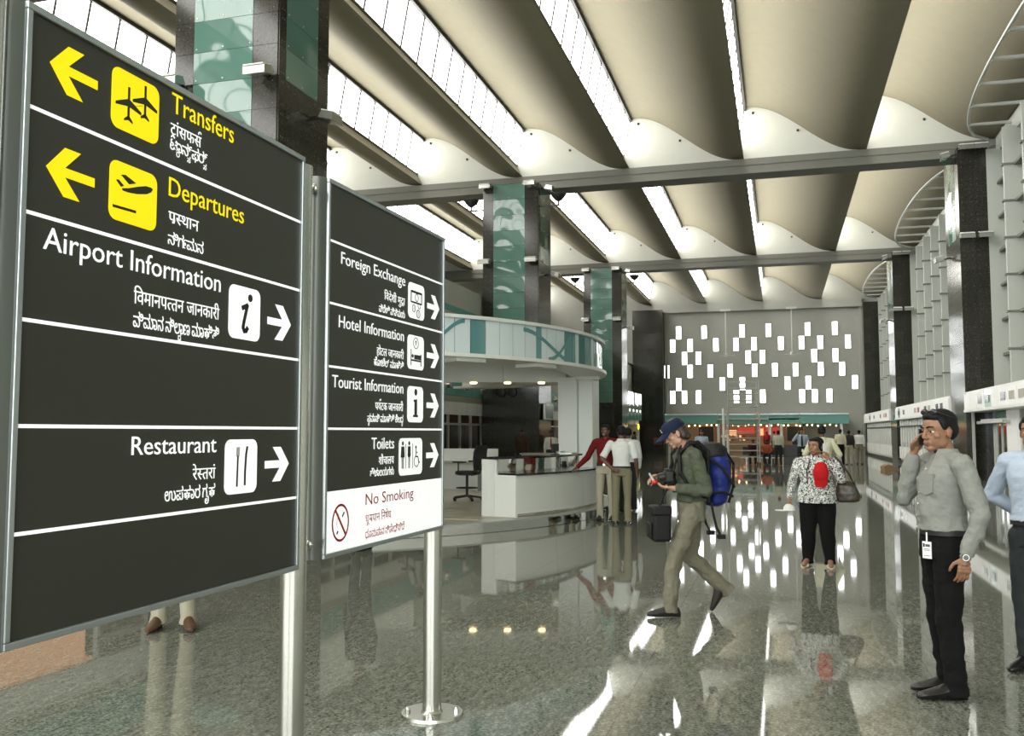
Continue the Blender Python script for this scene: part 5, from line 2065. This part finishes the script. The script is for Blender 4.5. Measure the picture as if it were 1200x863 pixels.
q.tube([(-0.05, -0.29, 1.45), (-0.05, -0.38, 1.30), (-0.05, -0.375, 1.10), (-0.05, -0.33, 0.96)], 0.012, 6)
q.tube([(0.05, -0.29, 1.45), (0.05, -0.38, 1.30), (0.05, -0.375, 1.10), (0.05, -0.33, 0.96)], 0.012, 6)
q.build('compression_strap', blk, rb, True)
sbg = thing('camera_bag', 'black shoulder bag hanging at the front hip of the man in the cap', 'bag', (-0.775, 8.16, 0), R(110))
q = MB()
q.box(-0.18, 0.02, 0.20, 0.36, 0.64, 0.93)
o = bevel(q.build('bag_body', blk, sbg, True), 0.03, 3)
folds(o, 0.01, 0.1)
q = MB()
q.box(-0.19, 0.03, 0.195, 0.365, 0.86, 0.945)
bevel(q.build('bag_flap', blk, sbg, True), 0.02)
q = MB()
q.box(-0.15, -0.02, 0.36, 0.385, 0.67, 0.80)
bevel(q.build('front_pocket', blk, sbg, True), 0.01)
q = MB()
q.tube([(-0.11, 0.30, 0.93), (-0.15, 0.235, 1.08), (-0.12, 0.165, 1.25), (-0.06, 0.115, 1.38), (-0.03, 0.06, 1.49)], 0.010, 6)
q.tube([(-0.05, 0.27, 0.93), (0.0, 0.22, 1.10), (0.05, 0.15, 1.28), (0.06, 0.09, 1.42)], 0.010, 6)
q.build('carrying_strap', blk, sbg, True)
cmr = thing('camera', 'black camera hanging on the chest of the man in the cap', 'camera', bp_.matrix_basis @ Vector((-0.07, 0.205, 1.205)), R(110))
q = MB()
q.box(-0.075, 0.075, -0.03, 0.03, -0.045, 0.045)
q.box(-0.025, 0.025, -0.03, 0.03, 0.045, 0.068)
bevel(q.build('camera_body', M['dark'], cmr), 0.008)
q = MB()
q.cyl((0, 0.03, 0), (0, 0.085, -0.01), 0.034, 0.032, 18)
q.build('lens', M['darkmetal'], cmr, True)
rob = thing('red_object', 'small round red item in the open hand of the man in the cap', 'trinket', bp_.matrix_basis @ Vector((-0.075, 0.325, 1.155)))
q = MB()
q.ell((0, 0, 0), (0.026, 0.022, 0.018))
q.build('red_top', mat('bright_red_plastic', (0.6, 0.02, 0.015), 0.4), rob, True)
q = MB()
q.chain([(0, 0, 0, 0.012), (-0.05, 0.035, 0.07, 0.008)], 8)
q.build('grey_handle', M['alu'], rob, True)

# ---- woman in a black and white printed top
prn = fabric_print('black_white_print_cloth', (0.015, 0.015, 0.014), (0.72, 0.72, 0.68), 60, 0.50)
wom, P, hm = person('woman in black and white printed blouse talking on a phone', (0.40, 11.45, 0), 262, 1.51, 'brown', prn, blackcloth, mat('cream_sandal_leather', (0.50, 0.42, 0.30), 0.5),
    dict(pelvis=(0, -0.01, 0.98), neck=(0, -0.01, 1.475), head=(0.01, 0.02, 1.60), sl=(-0.215, -0.01, 1.385), sr=(0.215, -0.01, 1.385),
         el=(-0.285, 0.09, 1.17), wl=(-0.15, 0.12, 1.43), dl=(0.30, -0.35, 0.85), nl=(0.7, -0.5, 0), tl=-1, cl=0.6,
         er=(0.29, 0.02, 1.13), wr=(0.315, 0.10, 0.90), dr=(0.05, 0.2, -1), nr=(-1, 0, 0), cr=0.6,
         kl=(-0.105, 0.015, 0.49), kr=(0.115, 0.015, 0.49), al=(-0.125, -0.02, 0.09), ar=(0.13, -0.02, 0.09), fl=(-0.16, 0.20, 0), fr=(0.165, 0.20, 0)),
    vox=0.0075, head=(-28, 0, 0), girth=1.27, scale_w=1.10, tuck=False, female=True, hair='tied', fold=0.014, sandals=True, belly=1.15)
wm = wom.matrix_basis
rc_ = thing('baseball_cap', 'bright red cap hanging from the raised hand of the woman', 'cap', wm @ Vector((-0.07, 0.235, 1.25)), R(262 - 90))
redc = cloth('bright_red_cap_cloth', (0.42, 0.008, 0.010), bump=0.002)
q = MB()
q.rings([(0, 0, 0.13, 0.035, 0.03), (0, 0.005, 0.10, 0.065, 0.05), (0, 0.01, 0.02, 0.088, 0.065), (0.0, 0.01, -0.05, 0.082, 0.055), (0, 0.01, -0.07, 0.075, 0.045)], 16)
o = q.build('crown', redc, rc_, True)
q = MB()
q.rings([(0.01, 0.02, -0.16, 0.045, 0.012), (0, 0.02, -0.13, 0.07, 0.016), (0, 0.015, -0.065, 0.076, 0.025)], 16)
q.build('peak', redc, rc_, True)
wp = thing('mobile_phone', 'small white and dark phone held by the woman at her cheek', 'phone', wm @ Vector((-0.100, 0.035, 1.585)), R(262 - 90 + 50))
q = MB()
q.box(-0.022, 0.022, -0.008, 0.008, -0.05, 0.05)
q.build('phone_body', M['laminate'], wp)
wc = thing('baseball_cap', 'white cap held low in the hanging hand of the woman', 'cap', wm @ Vector((0.315, 0.15, 0.78)), R(262 - 90))
q = MB()
q.rings([(0, 0, -0.03, 0.07, 0.07), (0, 0, 0.01, 0.065, 0.06), (0, 0, 0.04, 0.04, 0.04), (0, 0, 0.045, 0.02, 0.02)], 16)
q.build('crown', whitec, wc, True)
q = MB()
q.rings([(0.09, 0.02, -0.035, 0.07, 0.05), (0.09, 0.02, -0.025, 0.07, 0.05)], 16)
q.build('peak', whitec, wc, True)
hb = thing('handbag', 'dark brown shoulder bag hanging beside the woman', 'handbag', wm @ Vector((-0.345, 0.03, 0.98)), R(262 - 90))
brl = mat('dark_brown_bag_leather', (0.035, 0.024, 0.014), 0.35, bump=0.004, bump_scale=25)
q = MB()
q.rings([(0, 0, -0.10, 0.09, 0.04), (0, 0, -0.08, 0.135, 0.065), (0.0, 0, 0.0, 0.145, 0.07), (0.01, 0, 0.09, 0.11, 0.05), (0.02, 0, 0.14, 0.07, 0.02)], 18)
organic(q, 'bag_body', brl, hb, 0.010, 3, 0.02, 0.08)
q = MB()
q.tube([(-0.09, 0, 0.08), (-0.03, 0.02, 0.22), (0.06, 0.03, 0.36), (0.12, 0.0, 0.42), (0.14, -0.06, 0.38), (0.11, -0.08, 0.22), (0.08, 0, 0.08)], 0.013, 6)
q.build('strap', brl, hb, True)
lan = MB()
lan.tube([(0.07, 0.11, 1.42), (0.10, 0.175, 1.28), (0.09, 0.19, 1.10)], 0.008, 6)
lan.build('neck_cord', M['dark'], wom, True)

# ---- pair at the counter
person('smiling man in dark red shirt leaning a hand on the counter', (-3.02, 16.3, 0), 268, 1.71, 'dark', redsh, beige, shoeb,
    dict(er=(0.32, 0.05, 1.13), wr=(0.48, 0.20, 0.95), dr=(0.5, 0.4, -0.35), nr=(0, 0, -1), cr=0.25, sr=(0.19, 0.0, 1.40), el=(-0.25, -0.04, 1.13), wl=(-0.22, 0.05, 0.9)),
    vox=0.010, head=(-12, -3, 0), smile=True, moustache=False, fold=0.016, girth=0.92)
person('man in white short sleeved shirt seen from behind beside the counter, hand on hip', (-2.66, 15.85, 0), 97, 1.68, 'dark', whitec, khaki, shoeb,
    dict(el=(-0.34, -0.06, 1.14), wl=(-0.17, -0.13, 0.98), dl=(0.7, -0.5, -0.3), nl=(0.3, 1, 0), cl=0.4, er=(0.26, -0.02, 1.12), wr=(0.27, 0.05, 0.87)),
    vox=0.010, head=(12, -2, 0), sleeves='short', face=False, fold=0.016, girth=0.92)
person('man in white shirt mostly hidden behind the pair at the counter', (-2.95, 18.4, 0), 110, 1.66, 'dark', whitec, greytr, shoeb, vox=0.014, face=False, girth=0.9)

# ---- blue shirted man cut by the right edge
bm_, P, hm = person('man in pale blue shirt and dark grey trousers cut by the right edge', (1.62, 6.85, 0), 232, 1.68, 'brown', bluesh, greytr, shoeb,
    dict(el=(-0.25, -0.04, 1.12), wl=(-0.24, 0.02, 0.87), dl=(0, 0.08, -1), nl=(1, 0, 0), er=(0.345, -0.08, 1.17), wr=(0.17, -0.17, 1.03), dr=(-0.9, 0.1, -0.3), nr=(0, 1, 0), fl=(-0.13, 0.22, 0)),
    vox=0.007, head=(10, 0, 0), fold=0.020)
# ---- hidden behind the signs, seen through feet or reflection
person('man behind the larger sign, only khaki legs and brown shoes showing', (-4.72, 6.42, 0), 292, 1.72, 'brown', whitec, beige, shoebr,
    dict(al=(-0.12, -0.02, 0.09), ar=(0.11, -0.02, 0.09), fl=(-0.20, 0.20, 0.0), fr=(0.13, 0.21, 0.0)), vox=0.009)
person('man in dark clothes hidden behind the farther sign, seen only as a floor reflection', (-5.45, 11.4, 0), 250, 1.74, 'dark', darksh, greytr, shoeb, vox=0.012)
# ---- kiosk staff
person('seated person in grey shirt, only a sleeve showing past the sign edge', (-6.60, 16.3, 0.10), 160, 1.66, 'dark', greysh, greytr, shoeb,
    dict(pelvis=(0, -0.05, 0.68), chest=(0, -0.05, 1.0), neck=(0, -0.04, 1.21), head=(0, -0.02, 1.345), sl=(-0.19, -0.05, 1.15), sr=(0.19, -0.05, 1.15), el=(-0.25, -0.02, 0.88), er=(0.25, 0.0, 0.88),
         wl=(-0.2, 0.2, 0.80), wr=(0.2, 0.2, 0.80), dl=(0, 1, 0), dr=(0, 1, 0), nl=(0, 0, -1), nr=(0, 0, -1), hl=(-0.1, 0.0, 0.64), hr=(0.1, 0, 0.64), kl=(-0.11, 0.42, 0.56), kr=(0.11, 0.42, 0.56),
         al=(-0.11, 0.40, 0.16), ar=(0.11, 0.40, 0.16), fl=(-0.12, 0.62, 0.075), fr=(0.12, 0.62, 0.075)), vox=0.012, girth=0.9, belt=False)
person('staff man in dark brown shirt standing before the dark column', (-8.75, 31.2, 0), 280, 1.66, 'dark', brownsh, greytr, shoeb, vox=0.016)
t_, P, hm = person('staff man in white shirt and red tie right of the dark column', (-8.05, 32.6, 0), 285, 1.62, 'dark', whitec, greytr, shoeb, vox=0.016)
q = MB()
q.prism([(-0.02, 1.43), (0.02, 1.43), (0.032, 1.12), (0, 1.06), (-0.032, 1.12)], 'y', 0.125, 0.15)
q.build('tie', cloth('red_tie_cloth', (0.30, 0.01, 0.02)), t_)
person('man in dark suit just behind the man with the red tie', (-8.0, 35.6, 0), 260, 1.70, 'dark', darksh, darksh, shoeb, vox=0.016)

# ---- people farther off
t_, P, hm = person('man in pale blue shirt with black tie holding a phone, left of the woman', (0.80, 39.0, 0), 275, 1.72, 'brown', bluesh, greytr, shoeb,
    dict(er=(0.33, 0.08, 1.25), wr=(0.15, 0.10, 1.52), dr=(-0.2, 0, 1), nr=(-1, 0, 0)), vox=0.016)
q = MB()
q.prism([(-0.025, 1.43), (0.025, 1.43), (0.045, 1.05), (0, 0.98), (-0.045, 1.05)], 'y', 0.13, 0.155)
q.build('tie', darksh, t_)
q = MB()
q.box(-0.05, 0.02, 0.14, 0.15, 0.78, 0.90)
q.build('id_badge', M['white'], t_)
person('broad man in cream yellow shirt seen from behind above the woman', (0.78, 19.3, 0), 95, 1.70, 'dark', cream, darksh, shoeb,
    dict(er=(0.33, -0.03, 1.15), wr=(0.30, 0.12, 0.98), el=(-0.33, 0.02, 1.15), wl=(-0.22, 0.18, 1.0)), vox=0.011, face=False, girth=1.12)
person('man in dark trousers and cream shirt standing right of the woman', (2.70, 46.3, 0), 100, 1.72, 'dark', cream, blackcloth, shoeb, vox=0.018, face=False)
person('man in dark shirt and beige trousers standing among the right hand group', (3.18, 47.8, 0), 95, 1.66, 'dark', darksh, beige, shoeb, vox=0.018, face=False, girth=1.08)
person('man in white shirt and khaki trousers at the right end of the far group', (3.72, 48.6, 0), 75, 1.68, 'dark', whitec, khaki, shoeb, vox=0.018, face=False)
person('man in cream shirt and dark trousers standing by the far bench', (-0.12, 45.4, 0), 92, 1.66, 'dark', cloth('pale_yellow_shirt_cloth', (0.5, 0.5, 0.38)), greytr, shoeb, vox=0.018, face=False)
sit = dict(pelvis=(0, 0, 0.50), chest=(0, 0.02, 0.80), neck=(0, 0.04, 1.01), head=(0, 0.07, 1.14), sl=(-0.19, 0.03, 0.95), sr=(0.19, 0.03, 0.95), el=(-0.25, 0.08, 0.70), er=(0.25, 0.08, 0.70),
           wl=(-0.15, 0.28, 0.62), wr=(0.15, 0.28, 0.62), dl=(0.3, 1, 0), dr=(-0.3, 1, 0), nl=(0, 0, -1), nr=(0, 0, -1), hl=(-0.1, 0.03, 0.48), hr=(0.1, 0.03, 0.48),
           kl=(-0.14, 0.46, 0.49), kr=(0.14, 0.46, 0.49), al=(-0.13, 0.44, 0.09), ar=(0.13, 0.44, 0.09), fl=(-0.15, 0.66, 0), fr=(0.15, 0.66, 0))
person('seated person in dark maroon top on the far bench', (-1.32, 46.75, 0), 268, 1.66, 'dark', cloth('maroon_cloth', (0.05, 0.012, 0.014)), darksh, shoeb, sit, vox=0.018, belt=False)
person('seated person in orange top on the far bench', (-0.68, 46.75, 0), 272, 1.66, 'dark', cloth('orange_cloth', (0.50, 0.13, 0.06)), greytr, shoeb, sit, vox=0.018, belt=False)
person('man in pale blue shirt facing the camera beyond the rucksack', (-2.85, 35.0, 0), 275, 1.66, 'brown', bluesh, greytr, shoeb, vox=0.016)
person('distant figure in white top with dark straps near the far left column', (-7.60, 49.6, 0), 90, 1.62, 'dark', whitec, darksh, shoeb, vox=0.018, face=False)
dp = thing('small_backpack', 'dark backpack on the distant figure near the far left column', 'backpack', (-7.60, 49.4, 0.95))
q = MB()
q.rings([(0, 0, 0.0, 0.12, 0.06), (0, -0.02, 0.1, 0.15, 0.09), (0, -0.02, 0.35, 0.14, 0.08), (0, 0, 0.45, 0.08, 0.04)], 14)
q.build('bag_body', M['dark'], dp, True)
q = MB()
q.tube([(-0.1, 0.02, 0.42), (-0.1, 0.1, 0.48), (-0.1, 0.2, 0.45)], 0.02, 6)
q.tube([(0.1, 0.02, 0.42), (0.1, 0.1, 0.48), (0.1, 0.2, 0.45)], 0.02, 6)
q.build('strap', M['dark'], dp, True)
person('small figure in red top inside the far shops', (-0.95, 67.5, 0), 270, 1.62, 'dark', cloth('red_top_cloth', (0.35, 0.02, 0.02)), darksh, shoeb, vox=0.02, face=False)
person('small figure in grey top inside the far shops', (-0.45, 67.0, 0), 80, 1.66, 'dark', greysh, darksh, shoeb, vox=0.02, face=False)
